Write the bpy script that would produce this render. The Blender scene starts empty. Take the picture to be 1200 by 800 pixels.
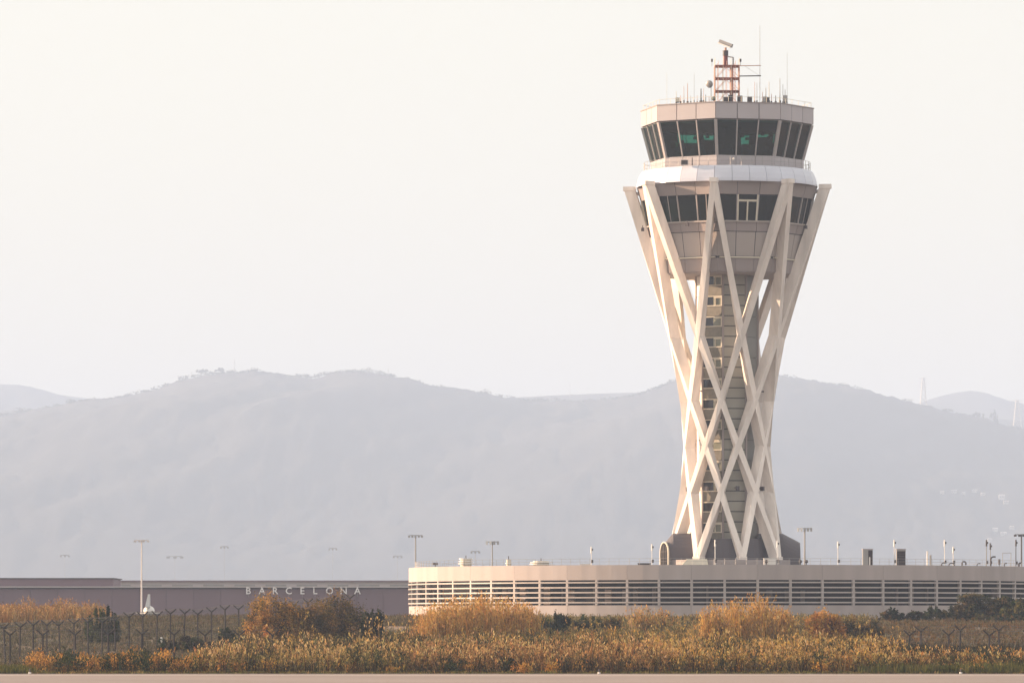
import bpy, math, random
import numpy as np
from mathutils import Vector, Matrix

random.seed(7)
RNG = np.random.default_rng(11)
SC = bpy.context.scene
COL = SC.collection
PI = math.pi
R = math.radians

# ------------------------------------------------------------------ camera
cam_d = bpy.data.cameras.new('camera')
cam = bpy.data.objects.new('camera', cam_d)
COL.objects.link(cam)
EYE = 3.0
cam.location = (0, 0, EYE)
cam.rotation_euler = (PI / 2, 0, 0)
cam_d.sensor_width = 36
cam_d.lens = 195
cam_d.shift_y = 335 / 1200
cam_d.clip_start = 1
cam_d.clip_end = 60000
SC.camera = cam

# ------------------------------------------------------------------ world, sun, exposure
SUN_EL, SUN_AZ = R(13), R(-77)
world = bpy.data.worlds.new('World')
SC.world = world
world.use_nodes = True
wn = world.node_tree
bg = wn.nodes['Background']
sky = wn.nodes.new('ShaderNodeTexSky')
sky.sky_type = 'NISHITA'
sky.sun_disc = False
sky.sun_elevation = SUN_EL
sky.sun_rotation = SUN_AZ
sky.dust_density = 3
mx = wn.nodes.new('ShaderNodeMix')
mx.data_type = 'RGBA'
mx.inputs[0].default_value = 0.72
mx.inputs[7].default_value = (4.28, 3.90, 3.22, 1)      # milky veil of a hazy evening sky
wn.links.new(sky.outputs[0], mx.inputs[6])
wn.links.new(mx.outputs[2], bg.inputs[0])
bg.inputs[1].default_value = 0.1

sun_d = bpy.data.lights.new('sun', 'SUN')
sun_d.energy = 4.6
sun_d.angle = R(0.6)
sun_d.color = (1, 0.70, 0.46)
sun = bpy.data.objects.new('sun', sun_d)
COL.objects.link(sun)
sd = Vector((math.cos(SUN_EL) * math.sin(SUN_AZ), math.cos(SUN_EL) * math.cos(SUN_AZ), math.sin(SUN_EL)))
sun.rotation_euler = sd.to_track_quat('Z', 'Y').to_euler()

SC.view_settings.view_transform = 'Standard'
SC.view_settings.look = 'None'
SC.view_settings.exposure = 1.49
SC.view_settings.gamma = 1
SC.cycles.max_bounces = 7
SC.cycles.diffuse_bounces = 3
SC.cycles.transparent_max_bounces = 12
SC.cycles.volume_bounces = 1
SC.cycles.use_denoising = True
HAZE_DENSITY = 1.34e-4
HAZE_COLOR = (0.565, 0.715, 1.0)


# ------------------------------------------------------------------ materials
def mat(name, col, rough=0.8, var=0.12, scale=1.0, bump=0.0, metal=0.0, spec=0.5, streak=0.0):
    m = bpy.data.materials.new(name)
    m.use_nodes = True
    nt = m.node_tree
    b = nt.nodes['Principled BSDF']
    b.inputs['Roughness'].default_value = rough
    b.inputs['Metallic'].default_value = metal
    b.inputs['Specular IOR Level'].default_value = spec
    tc = nt.nodes.new('ShaderNodeTexCoord')
    no = nt.nodes.new('ShaderNodeTexNoise')
    no.inputs['Scale'].default_value = scale
    no.inputs['Detail'].default_value = 5
    if streak:
        mp = nt.nodes.new('ShaderNodeMapping')
        mp.inputs['Scale'].default_value = (streak, streak, 0.12)
        nt.links.new(tc.outputs['Object'], mp.inputs[0])
        nt.links.new(mp.outputs[0], no.inputs['Vector'])
    else:
        nt.links.new(tc.outputs['Object'], no.inputs['Vector'])
    oi = nt.nodes.new('ShaderNodeObjectInfo')
    ad = nt.nodes.new('ShaderNodeMath')
    ad.operation = 'MULTIPLY_ADD'
    ad.inputs[1].default_value = 0.35
    nt.links.new(oi.outputs['Random'], ad.inputs[0])
    nt.links.new(no.outputs[0], ad.inputs[2])
    rp = nt.nodes.new('ShaderNodeMapRange')
    rp.inputs[1].default_value = 0.3
    rp.inputs[2].default_value = 1.05
    rp.inputs[3].default_value = 1 - var
    rp.inputs[4].default_value = 1 + var
    nt.links.new(ad.outputs[0], rp.inputs[0])
    vm = nt.nodes.new('ShaderNodeVectorMath')
    vm.operation = 'SCALE'
    vm.inputs[0].default_value = col
    nt.links.new(rp.outputs[0], vm.inputs['Scale'])
    nt.links.new(vm.outputs[0], b.inputs['Base Color'])
    if bump:
        bp = nt.nodes.new('ShaderNodeBump')
        bp.inputs['Strength'].default_value = bump
        bp.inputs['Distance'].default_value = 0.05
        nt.links.new(no.outputs[0], bp.inputs['Height'])
        nt.links.new(bp.outputs[0], b.inputs['Normal'])
    return m


def leaf_mat(name, trans=0.4, gain=1.0):
    m = bpy.data.materials.new(name)
    m.use_nodes = True
    nt = m.node_tree
    nt.nodes.clear()
    out = nt.nodes.new('ShaderNodeOutputMaterial')
    at = nt.nodes.new('ShaderNodeAttribute')
    at.attribute_name = 'tint'
    d = nt.nodes.new('ShaderNodeBsdfDiffuse')
    t = nt.nodes.new('ShaderNodeBsdfTranslucent')
    s = nt.nodes.new('ShaderNodeMixShader')
    s.inputs[0].default_value = trans
    nt.links.new(at.outputs['Color'], d.inputs[0])
    nt.links.new(at.outputs['Color'], t.inputs[0])
    nt.links.new(d.outputs[0], s.inputs[1])
    nt.links.new(t.outputs[0], s.inputs[2])
    nt.links.new(s.outputs[0], out.inputs[0])
    return m


def glass_mat(name, tint, refl=0.06):
    m = bpy.data.materials.new(name)
    m.use_nodes = True
    nt = m.node_tree
    nt.nodes.clear()
    out = nt.nodes.new('ShaderNodeOutputMaterial')
    tr = nt.nodes.new('ShaderNodeBsdfTransparent')
    tr.inputs[0].default_value = (*tint, 1)
    gl = nt.nodes.new('ShaderNodeBsdfGlossy')
    gl.inputs['Roughness'].default_value = 0.02
    gl.inputs[0].default_value = (0.9, 0.92, 0.92, 1)
    lw = nt.nodes.new('ShaderNodeFresnel')
    lw.inputs[0].default_value = 1.45
    s = nt.nodes.new('ShaderNodeMixShader')
    nt.links.new(lw.outputs[0], s.inputs[0])
    nt.links.new(tr.outputs[0], s.inputs[1])
    nt.links.new(gl.outputs[0], s.inputs[2])
    nt.links.new(s.outputs[0], out.inputs[0])
    return m


def emit(name, col, st):
    m = bpy.data.materials.new(name)
    m.use_nodes = True
    b = m.node_tree.nodes['Principled BSDF']
    b.inputs['Base Color'].default_value = (*col, 1)
    b.inputs['Emission Color'].default_value = (*col, 1)
    b.inputs['Emission Strength'].default_value = st
    return m


M = dict(
    strut=mat('white_concrete_steel', (0.80, 0.725, 0.68), 0.7, 0.26, 0.6, 0.1, streak=1.6),
    panel=mat('pale_metal_panel', (0.44, 0.40, 0.42), 0.45, 0.07, 0.5, streak=1.0),
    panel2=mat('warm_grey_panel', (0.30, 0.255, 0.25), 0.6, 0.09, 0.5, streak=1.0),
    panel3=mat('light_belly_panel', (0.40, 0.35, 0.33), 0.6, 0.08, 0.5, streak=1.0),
    ring=mat('bluish_ring_panel', (0.62, 0.64, 0.74), 0.35, 0.05, 0.5),
    joint=mat('dark_joint', (0.06, 0.055, 0.06), 0.8),
    frame=mat('beige_frame', (0.62, 0.56, 0.46), 0.5, 0.06),
    mull=mat('grey_mullion', (0.40, 0.36, 0.36), 0.5, 0.06),
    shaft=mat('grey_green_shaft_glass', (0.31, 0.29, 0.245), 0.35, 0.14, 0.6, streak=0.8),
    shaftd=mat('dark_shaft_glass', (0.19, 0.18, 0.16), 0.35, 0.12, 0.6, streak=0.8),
    shaftb=mat('beige_spandrel', (0.20, 0.18, 0.145), 0.7, 0.22, 3.0),
    blind=mat('dark_blind', (0.030, 0.016, 0.020), 0.9),
    interior=mat('dark_interior', (0.035, 0.022, 0.026), 0.9),
    darkglass=mat('opaque_dark_glass', (0.02, 0.018, 0.022), 0.12, 0.1),
    milk=mat('milky_glass', (0.22, 0.225, 0.175), 0.3, 0.2, 1.2),
    annex=mat('dark_grey_cladding', (0.088, 0.076, 0.088), 0.6, 0.08, 0.6),
    white=mat('white_paint', (0.78, 0.75, 0.72), 0.5, 0.05),
    fascia=mat('fascia_concrete', (0.41, 0.355, 0.345), 0.75, 0.15, 0.5, 0.05, streak=1.2),
    louver=mat('louver_metal', (0.42, 0.37, 0.355), 0.5, 0.18),
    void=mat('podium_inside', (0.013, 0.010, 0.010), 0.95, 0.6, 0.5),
    roof=mat('grey_roof', (0.30, 0.29, 0.28), 0.9),
    term=mat('mauve_grey_wall', (0.17, 0.110, 0.130), 0.8, 0.12, 0.05),
    term2=mat('pale_grey_wall', (0.50, 0.45, 0.45), 0.8, 0.1, 0.05),
    letter=mat('dulled_white_letter', (0.76, 0.73, 0.73), 0.6, 0.05),
    red=mat('faded_red_paint', (0.34, 0.13, 0.10), 0.6, 0.15, 2.0),
    pink=mat('sunbleached_red_paint', (0.55, 0.31, 0.25), 0.6, 0.15, 2.0),
    darkred=mat('dark_red_paint', (0.16, 0.035, 0.035), 0.6, 0.15, 2.0),
    dark=mat('dark_metal', (0.06, 0.05, 0.055), 0.6, 0.2, 2.0),
    steel=mat('galvanised_steel', (0.32, 0.31, 0.31), 0.45, 0.1, metal=0.3),
    post=mat('weathered_post', (0.022, 0.018, 0.020), 0.8, 0.2, 3.0),
    wire=mat('fence_wire', (0.09, 0.085, 0.08), 0.7, 0.2, 3.0),
    bark=mat('dry_stem', (0.10, 0.07, 0.05), 0.9, 0.2, 3.0),
    hillm=mat('wooded_hillside', (0.045, 0.042, 0.038), 0.95, 0.5, 0.004),
    house=mat('pale_render', (0.55, 0.52, 0.49), 0.8, 0.1, 0.1),
    leaf=leaf_mat('foliage', 0.45),
    grass=leaf_mat('dry_grass_blade', 0.40),
)
M['glass'] = glass_mat('green_tinted_glass', (0.36, 0.64, 0.58))
M['glass2'] = glass_mat('grey_green_glass', (0.34, 0.42, 0.34))
M['lampglass'] = mat('lamp_glass', (0.7, 0.7, 0.72), 0.3, 0.05)


# ------------------------------------------------------------------ mesh builder and object helpers
class MB:
    def __init__(s):
        s.v, s.f = [], []

    def add(s, vs, fs):
        n = len(s.v)
        s.v += [tuple(v) for v in vs]
        s.f += [tuple(i + n for i in f) for f in fs]
        return s

    def hexa(s, b, t):                      # bottom four, top four corners, same winding
        return s.add(list(b) + list(t), [(3, 2, 1, 0), (4, 5, 6, 7), (0, 1, 5, 4), (1, 2, 6, 5), (2, 3, 7, 6), (3, 0, 4, 7)])

    def box(s, c, d, rz=0.0):
        cx, cy, cz = c
        x, y, z = d[0] / 2, d[1] / 2, d[2] / 2
        ca, sa = math.cos(rz), math.sin(rz)
        q = [(cx + a * ca - b * sa, cy + a * sa + b * ca) for a, b in ((-x, -y), (x, -y), (x, y), (-x, y))]
        return s.hexa([(a, b, cz - z) for a, b in q], [(a, b, cz + z) for a, b in q])

    def beam(s, p, q, w, d, out=None):      # w across, d along the outward direction
        p, q = Vector(p), Vector(q)
        ax = (q - p).normalized()
        o = Vector(out) if out is not None else Vector((0, 0, 1))
        if abs(ax.dot(o)) > 0.98:
            o = Vector((0, 1, 0))
        sx = ax.cross(o).normalized()
        o = sx.cross(ax).normalized()
        k = [(-1, -1), (1, -1), (1, 1), (-1, 1)]
        return s.hexa([p + sx * a * w / 2 + o * b * d / 2 for a, b in k], [q + sx * a * w / 2 + o * b * d / 2 for a, b in k])

    def tube(s, p, q, r, n=6, r2=None):
        p, q = Vector(p), Vector(q)
        r2 = r if r2 is None else r2
        ax = (q - p).normalized()
        o = Vector((0, 0, 1)) if abs(ax.z) < 0.9 else Vector((1, 0, 0))
        a = ax.cross(o).normalized()
        b = ax.cross(a)
        v = []
        for c, rr in ((p, r), (q, r2)):
            for i in range(n):
                t = 2 * PI * i / n
                v.append(c + a * rr * math.cos(t) + b * rr * math.sin(t))
        f = [(i, (i + 1) % n, n + (i + 1) % n, n + i) for i in range(n)]
        f += [tuple(range(n))[::-1], tuple(range(n, 2 * n))]
        return s.add(v, f)

    def prism(s, poly, z0, z1):
        n = len(poly)
        v = [(x, y, z0) for x, y in poly] + [(x, y, z1) for x, y in poly]
        f = [(i, (i + 1) % n, n + (i + 1) % n, n + i) for i in range(n)]
        return s.add(v, f + [tuple(range(n))[::-1], tuple(range(n, 2 * n))])

    def loft(s, rings, caps=True):
        n = len(rings[0])
        v = [p for r in rings for p in r]
        f = []
        for k in range(len(rings) - 1):
            for i in range(n):
                j = (i + 1) % n
                f.append((k * n + i, k * n + j, (k + 1) * n + j, (k + 1) * n + i))
        if caps:
            f += [tuple(range(n))[::-1], tuple(range((len(rings) - 1) * n, len(rings) * n))]
        return s.add(v, f)

    def sphere(s, c, r, n=8, m=5, zs=1.0, half=False):
        rings = []
        lo = 0.0 if half else -PI / 2
        for j in range(m + 1):
            t = lo + (PI / 2 - lo) * j / m
            t = min(t, PI / 2 - 0.03)
            t = max(t, -PI / 2 + 0.03)
            rings.append([(c[0] + r * math.cos(t) * math.cos(2 * PI * i / n), c[1] + r * math.cos(t) * math.sin(2 * PI * i / n),
                           c[2] + r * zs * math.sin(t)) for i in range(n)])
        return s.loft(rings)

    def build(s, name, m, parent=None, smooth=False, loc=None):
        me = bpy.data.meshes.new(name)
        me.from_pydata(s.v, [], s.f)
        me.materials.append(M[m] if isinstance(m, str) else m)
        if smooth:
            me.polygons.foreach_set('use_smooth', [True] * len(me.polygons))
        me.update()
        return link(name, me, parent, loc)


def link(name, data, parent=None, loc=None, rot=None):
    o = bpy.data.objects.new(name, data)
    COL.objects.link(o)
    if parent is not None:
        o.parent = parent
    if loc is not None:
        o.location = loc
    if rot is not None:
        o.rotation_euler = rot
    return o


def tag(o, label=None, cat=None, group=None, kind=None):
    for k, v in (('label', label), ('category', cat), ('group', group), ('kind', kind)):
        if v:
            o[k] = v
    return o


def thing(name, loc, label, cat, group=None, rz=0.0):
    o = link(name, None, None, loc, (0, 0, rz))
    return tag(o, label, cat, group)


def copy_tree(o, parent=None):
    c = o.copy()
    COL.objects.link(c)
    if parent is not None:
        c.parent = parent
        c.matrix_parent_inverse = o.matrix_parent_inverse
    for ch in list(o.children):
        copy_tree(ch, c)
    return c


F = 6500.0


def X(px, Y):
    return (px - 600) * Y / F


def Z(py, Y):
    return EYE + (735 - py) * Y / F


# ------------------------------------------------------------------ ground, road, hills
GY = np.array([-300, 357, 385, 440, 480, 520, 560, 600, 1e5], float)
GZ = np.array([0, 0.0, 0.05, 0.9, 2.0, 2.9, 3.5, 3.9, 3.9], float)


def gz(x, y):
    x = np.asarray(x, float)
    y = np.asarray(y, float)
    z = np.interp(y, GY, GZ)
    k = np.clip((y - 385) / 40, 0, 1) * np.clip((640 - y) / 60, 0, 1)
    z = z + k * 0.14 * (np.sin(x * 0.21 + 1.3) * np.sin(y * 0.13) + 0.6 * np.sin(x * 0.53 + y * 0.31))
    return z


def grid_mesh(name, xs, ys, zf, m, smooth=True):
    XX, YY = np.meshgrid(xs, ys)
    ZZ = zf(XX, YY)
    co = np.stack([XX, YY, ZZ], -1).reshape(-1, 3)
    nx, ny = len(xs), len(ys)
    i = np.arange(nx - 1)[None, :] + np.arange(ny - 1)[:, None] * nx
    f = np.stack([i, i + 1, i + 1 + nx, i + nx], -1).reshape(-1, 4)
    me = np_mesh(name, co, f, None, m)
    if smooth:
        me.polygons.foreach_set('use_smooth', np.ones(len(f), bool))
    return link(name, me)


def np_mesh(name, co, f, tint, m):
    me = bpy.data.meshes.new(name)
    k = f.shape[1]
    me.vertices.add(len(co))
    me.vertices.foreach_set('co', co.astype(np.float32).ravel())
    me.loops.add(f.size)
    me.loops.foreach_set('vertex_index', f.astype(np.int32).ravel())
    me.polygons.add(len(f))
    me.polygons.foreach_set('loop_start', np.arange(0, f.size, k, dtype=np.int32))
    me.polygons.foreach_set('loop_total', np.full(len(f), k, np.int32))
    if tint is not None:
        a = me.color_attributes.new('tint', 'FLOAT_COLOR', 'POINT')
        c = np.ones((len(co), 4), np.float32)
        c[:, :3] = tint
        a.data.foreach_set('color', c.ravel())
    me.materials.append(M[m] if isinstance(m, str) else m)
    me.update()
    me.validate()
    return me


def ground_material():
    m = mat('dry_earth', (0.15, 0.105, 0.07), 0.95, 0.3, 0.15, 0.3)
    nt = m.node_tree
    b = nt.nodes['Principled BSDF']
    tc = nt.nodes.new('ShaderNodeTexCoord')
    n2 = nt.nodes.new('ShaderNodeTexNoise')
    n2.inputs['Scale'].default_value = 0.06
    n2.inputs['Detail'].default_value = 6
    nt.links.new(tc.outputs['Object'], n2.inputs['Vector'])
    cr = nt.nodes.new('ShaderNodeValToRGB')
    e = cr.color_ramp.elements
    e[0].position, e[0].color = 0.38, (0.055, 0.055, 0.03, 1)
    e[1].position, e[1].color = 0.62, (0.19, 0.12, 0.075, 1)
    nt.links.new(n2.outputs[0], cr.inputs[0])
    nt.links.new(cr.outputs[0], b.inputs['Base Color'])
    return m


gxs = np.concatenate([[-30000, -8000, -3000, -1000, -400, -200], np.arange(-120, 121, 3.0), [200, 400, 1000, 3000, 8000, 30000]])
gys = np.concatenate([[-600, 0, 200, 300, 350], np.arange(357, 641, 3.0), [660, 700, 800, 1000, 1500, 3000, 6000, 12000, 30000]])
tag(grid_mesh('ground', gxs, gys, gz, ground_material()), 'dry earth rising gently to the airfield buildings', None, None, 'structure')


def road():
    m = mat('worn_concrete_runway', (0.25, 0.19, 0.17), 0.8, 0.22, 0.05, 0.1)
    mb = MB()
    mb.hexa([(-900, -100, -0.05), (900, -100, -0.05), (900, 353.6, -0.05), (-900, 353.6, -0.05)],
            [(-900, -100, 0.012), (900, -100, 0.012), (900, 353.6, 0.012), (-900, 353.6, 0.012)])
    tag(mb.build('taxiway', m), 'pale concrete taxiway along the bottom of the view', None, None, 'structure')
    mb = MB()
    xs = -900
    mb.hexa([(-900, 348.5, 0.013), (900, 348.5, 0.013), (900, 350.5, 0.013), (-900, 350.5, 0.013)],
            [(-900, 348.5, 0.018), (900, 348.5, 0.018), (900, 350.5, 0.018), (-900, 350.5, 0.018)])
    tag(mb.build('edge_line', mat('worn_white_line', (0.62, 0.52, 0.46), 0.8, 0.2, 0.5)), None, None, None, 'structure')
    mb = MB()
    mb.box((0, 353.75, 0.0), (1800, 0.28, 0.13))
    tag(mb.build('kerb', mat('kerb_concrete', (0.62, 0.50, 0.44), 0.8, 0.1, 0.5)), None, None, None, 'structure')


road()

RIDGE = [(-1800, 470), (-900, 500), (-400, 470), (-150, 492), (0, 487), (50, 478), (100, 468), (130, 466), (160, 461), (190, 453), (220, 443), (240, 438.5), (258, 436), (280, 435.5),
         (300, 434), (330, 438), (370, 442), (385, 437), (400, 434.5), (430, 436), (455, 439), (480, 444), (500, 452), (530, 454), (560, 459), (590, 465), (612, 468),
         (640, 470), (700, 469), (740, 463), (770, 453), (790, 446), (820, 441), (860, 437), (920, 440), (950, 446), (980, 450), (1010, 458), (1040, 468), (1070, 473), (1100, 482),
         (1130, 487), (1160, 497), (1200, 503), (1300, 520), (1500, 480), (1900, 510), (2600, 470)]


def hill(name, pts, D, depth_front, depth_back, m, label, nseed, bump_px, step=9.0):
    px = np.array([p[0] for p in pts], float)
    py = np.array([p[1] for p in pts], float)
    rs = np.random.default_rng(nseed)
    x0, x1 = X(px[0], D), X(px[-1], D)
    nx = int((x1 - x0) / step)
    xs = np.linspace(x0, x1, nx)
    top = Z(np.interp(600 + xs * F / D, px, py), D) - 3.9
    n1 = np.interp(xs, np.linspace(x0, x1, nx // 3), rs.normal(0, 1, nx // 3))
    n2 = np.interp(xs, np.linspace(x0, x1, nx // 14), rs.normal(0, 1, nx // 14))
    top = top + bump_px * D / F * (0.40 * n1 + 0.12 * n2 + 0.30 * rs.normal(0, 1, nx))
    ny = 46
    t = np.concatenate([np.linspace(0, 1, ny), 1 + np.linspace(0.1, 1, 8)])
    prof = np.where(t <= 1, 0.5 * np.clip(t, 0, 1) + 0.5 * np.sin(np.clip(t, 0, 1) * PI / 2) ** 1.3, np.cos((t - 1) * PI / 2) ** 1.2)
    ys = np.where(t <= 1, D - depth_front * (1 - t), D + depth_back * (t - 1))
    XX, TT = np.meshgrid(xs, t)
    YY = np.repeat(ys[:, None], nx, 1)
    gul = (np.sin(XX * 0.004 + YY * 0.005 + nseed) + 0.7 * np.sin(XX * 0.009 - YY * 0.004 + 2) + 0.5 * np.sin(XX * 0.017 + YY * 0.012) + 0.35 * np.sin(XX * 0.041 - YY * 0.018))
    side = np.sin(np.clip(TT, 0, 2) * PI / 2) * np.cos(np.clip(TT, 0, 1) * PI / 2) * 2
    wp = np.clip(1 - TT, 0, 1) ** 1.1
    TOP = np.interp((XX + wp * (520 * np.sin(YY * 0.0021 + nseed) + 230 * np.sin(YY * 0.0057 + 1.0))).ravel(), xs, top).reshape(XX.shape)
    ZZ = 3.0 + prof[:, None] * TOP * (1 + 0.016 * gul * side) + rs.normal(0, 2.2, XX.shape) * np.clip(TT * 4, 0, 1) * (TT < 1)
    co = np.stack([XX, YY, ZZ], -1).reshape(-1, 3)
    nyt = len(t)
    i = np.arange(nx - 1)[None, :] + np.arange(nyt - 1)[:, None] * nx
    f = np.stack([i, i + 1, i + 1 + nx, i + nx], -1).reshape(-1, 4)
    o = link(name, np_mesh(name, co, f, None, m))
    return tag(o, label, None, None, 'structure')


hill('hills', RIDGE, 9500, 2400, 1300, 'hillm', 'long wooded ridge fading into the haze', 3, 1.9, 11)
hill('hills', [(-600, 480), (350, 480), (560, 472), (600, 466), (640, 463), (700, 460.5), (760, 459), (800, 462), (900, 470), (1300, 500), (1700, 490)], 11300, 1200, 900,
     'hillm', 'fainter ridge filling the saddle behind the long ridge', 5, 0.35, 12)
hill('hills', [(-1500, 470), (-700, 440), (-200, 462), (-60, 452), (0, 449.5), (25, 450), (50, 456), (70, 462), (100, 466), (160, 474), (400, 500), (800, 500),
               (1000, 486), (1070, 474), (1100, 464), (1120, 459), (1140, 457), (1160, 461), (1175, 467), (1200, 473), (1300, 480), (1500, 460), (1900, 480), (2400, 460)],
     13000, 1200, 700, 'hillm', 'palest farthest hills at both ends of the ridge', 9, 0.35, 14)

# ------------------------------------------------------------------ control tower
TX, TY, TZ = 25.2, 650.0, 9.95
tower = thing('control_tower', (TX, TY, TZ), 'tall air traffic control tower wrapped in a white lattice of crossing struts', 'control tower')
A0 = -9.7


def P(rr, deg, z):
    a = R(deg)
    return Vector((rr * math.sin(a), -rr * math.cos(a), z - TZ))


def facet(mb, k, rb, rt, zb, zt, f0, f1, th=0.12, off=0.0):
    """a slab on octagon side k between the fractions f0, f1 of its width"""
    a0, a1 = A0 + 45 * k, A0 + 45 * (k + 1)
    bl, br, tl, tr = P(rb, a0, zb), P(rb, a1, zb), P(rt, a0, zt), P(rt, a1, zt)
    q = [bl.lerp(br, f0), bl.lerp(br, f1), tl.lerp(tr, f1), tl.lerp(tr, f0)]
    n = (q[1] - q[0]).cross(q[3] - q[0]).normalized()
    o = [p + n * off for p in q]
    i = [p + n * (off - th) for p in q]
    return mb.add(o + i, [(0, 1, 2, 3), (7, 6, 5, 4), (0, 4, 5, 1), (1, 5, 6, 2), (2, 6, 7, 3), (3, 7, 4, 0)])


def facet_bar(mb, k, rb, rt, zb, zt, f, w, d, off=0.0):
    a0, a1 = A0 + 45 * k, A0 + 45 * (k + 1)
    b = P(rb, a0, zb).lerp(P(rb, a1, zb), f)
    t = P(rt, a0, zt).lerp(P(rt, a1, zt), f)
    am = R((a0 + a1) / 2) if 0 < f < 1 else R(a0 if f <= 0 else a1)
    n = Vector((math.sin(am), -math.cos(am), 0))
    return mb.beam(b + n * off, t + n * off, w, d, n)


def octo(rr, z):
    return [P(rr, A0 + 45 * k, z) for k in range(8)]


Z_PT, Z_PB, Z_GB, Z_SB = 63.55, 61.75, 57.6, 56.35
# roof and parapet
MB().loft([octo(9.95, Z_PB + 0.02), octo(9.95, Z_PT - 0.12)]).build('parapet_core', 'joint', tower)
for k in range(8):
    for j in range(3):
        facet(MB(), k, 10.2, 10.2, Z_PB, Z_PT, j / 3 + 0.006, (j + 1) / 3 - 0.006, 0.16).build('parapet_panel', 'panel', tower)
mb = MB()
for k in range(8):
    facet(mb, k, 10.28, 10.28, Z_PT + 0.003, Z_PT + 0.12, 0, 1, 0.5)
mb.build('parapet_coping', 'panel2', tower)
deck = MB().loft([octo(6.9, Z_PT - 0.4), octo(6.9, Z_PT + 0.42), ]).build('roof_deck', 'dark', tower)
MB().loft([octo(10.0, Z_PT - 0.11), octo(10.0, Z_PT - 0.02)]).build('roof', 'roof', tower)
mb = MB()
for k in range(8):
    facet(mb, k, 10.0, 9.9, Z_PB - 0.14, Z_PB - 0.01, 0, 1, 0.4)
mb.build('window_head', 'panel2', tower)
# cab glazing
for k in range(8):
    for j in range(3):
        facet(MB(), k, 8.97, 10.05, Z_GB, Z_PB - 0.12, j / 3, (j + 1) / 3, 0.05, -0.05).build('window_pane', 'glass', tower)
        if j:
            facet_bar(MB(), k, 9.0, 10.08, Z_GB, Z_PB - 0.12, j / 3, 0.13, 0.16).build('mullion', 'mull', tower)
    facet_bar(MB(), k, 8.98, 10.06, Z_GB, Z_PB - 0.12, 0, 0.34, 0.26).build('corner_post', 'mull', tower)
# inside the cab
MB().loft([octo(8.8, Z_GB - 0.2), octo(8.85, Z_GB + 0.05)]).build('cab_floor', 'interior', tower)
MB().loft([octo(9.86, Z_PB - 0.12), octo(9.9, Z_PB - 0.02)]).build('cab_ceiling', 'interior', tower)
for k in range(8):                                    # lowered blinds leave a few gaps of daylight
    for j in range(3):
        am = A0 + 45 * k + 15 * (j + 0.5)
        back = math.cos(R(am)) < -0.1
        if not back:
            continue
        gap = {(3, 0): (0.965, 0.66, 0.1, 0.98), (3, 1): (0.965, 0.84, 0.3, 0.9), (3, 2): (0.965, 0.66, 0.35, 0.8), (4, 0): (0.965, 0.84, 0.2, 0.7), (4, 1): (0.93, 0.78, 0.1, 0.7),
               (4, 2): (0.965, 0.68, 0.05, 1.0), (5, 0): (0.70, 0.50, 0.1, 0.8), (5, 1): (0.6, 0.4, 0.3, 0.7), (5, 2): (0.5, 0.3, 0.4, 0.8)}.get((k, j), (0.9, 0.8, 0.3, 0.6))
        t1, t0, g0, g1 = gap
        mb = MB()
        rr = lambda t: 8.75 + 1.05 * t
        zz = lambda t: Z_GB + (Z_PB - Z_GB) * t
        f0, f1 = j / 3, (j + 1) / 3
        if t1 < 0.96:
            facet(mb, k, rr(t1), rr(0.97), zz(t1), zz(0.97), f0, f1, 0.03)
        facet(mb, k, rr(0.02), rr(t0), zz(0.02), zz(t0), f0, f1, 0.03)
        if g0 > 0.02:
            facet(mb, k, rr(t0), rr(t1), zz(t0), zz(t1), f0, f0 + (f1 - f0) * g0, 0.03)
        if g1 < 0.98:
            facet(mb, k, rr(t0), rr(t1), zz(t0), zz(t1), f0 + (f1 - f0) * g1, f1, 0.03)
        mb.build('blind', 'blind', tower)
for ang, rr, hh in ((128, 6.8, 3.35), (133, 7.0, 3.2), (140, 6.9, 3.6), (149, 7.2, 3.3), (158, 7.0, 3.2), (163, 7.1, 3.55), (176, 7.2, 3.2), (197, 7.1, 3.45), (202, 7.0, 3.15), (206, 7.2, 3.6),
                    (212, 6.8, 3.2), (222, 6.9, 2.4), (228, 6.8, 2.7)):
    c = P(rr, ang, Z_GB + hh)                          # boxes on rods, added as dark silhouettes to break up the daylight gaps
    mb = MB().box(c, (0.42, 0.1, 0.34), R(ang + 7))
    mb.tube(c, (c.x, c.y, Z_PB - 0.12 - TZ), 0.04, 5)
    mb.build('silhouette_box', 'interior', tower)
for j in range(3):                                     # pale blinds added to lighten the left panes, in place of sky glare
    facet(MB(), 6, 8.85, 9.75, Z_GB + 0.05, Z_PB - 0.3, j / 3 + 0.02, (j + 1) / 3 - 0.02, 0.03, -0.03).build('blind', 'white', tower)
for ang, rr in ((-60, 6.3), (-32, 6.6), (-5, 6.4), (20, 6.7), (48, 6.5), (75, 6.2)):
    mb = MB()
    c = P(rr, ang, Z_GB)
    mb.box((c.x, c.y, c.z + 0.45), (1.9, 0.8, 0.9), R(ang))
    mb.box((c.x - 0.4, c.y, c.z + 1.2), (0.7, 0.1, 0.5), R(ang + 10))
    mb.box((c.x + 0.45, c.y, c.z + 1.15), (0.6, 0.1, 0.45), R(ang - 10))
    mb.build('control_desk', 'interior', tower)
MB().loft([octo(1.6, Z_GB), octo(1.6, Z_PB - 0.3)]).build('cab_core', 'interior', tower)
# sill band
MB().loft([octo(8.86, Z_SB), octo(8.86, Z_GB - 0.02)]).build('sill_core', 'joint', tower)
for k in range(8):
    for j in range(3):
        facet(MB(), k, 9.04, 9.04, Z_SB, Z_GB - 0.01, j / 3 + 0.003, (j + 1) / 3 - 0.003, 0.12).build('sill_panel', 'panel', tower)
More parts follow.
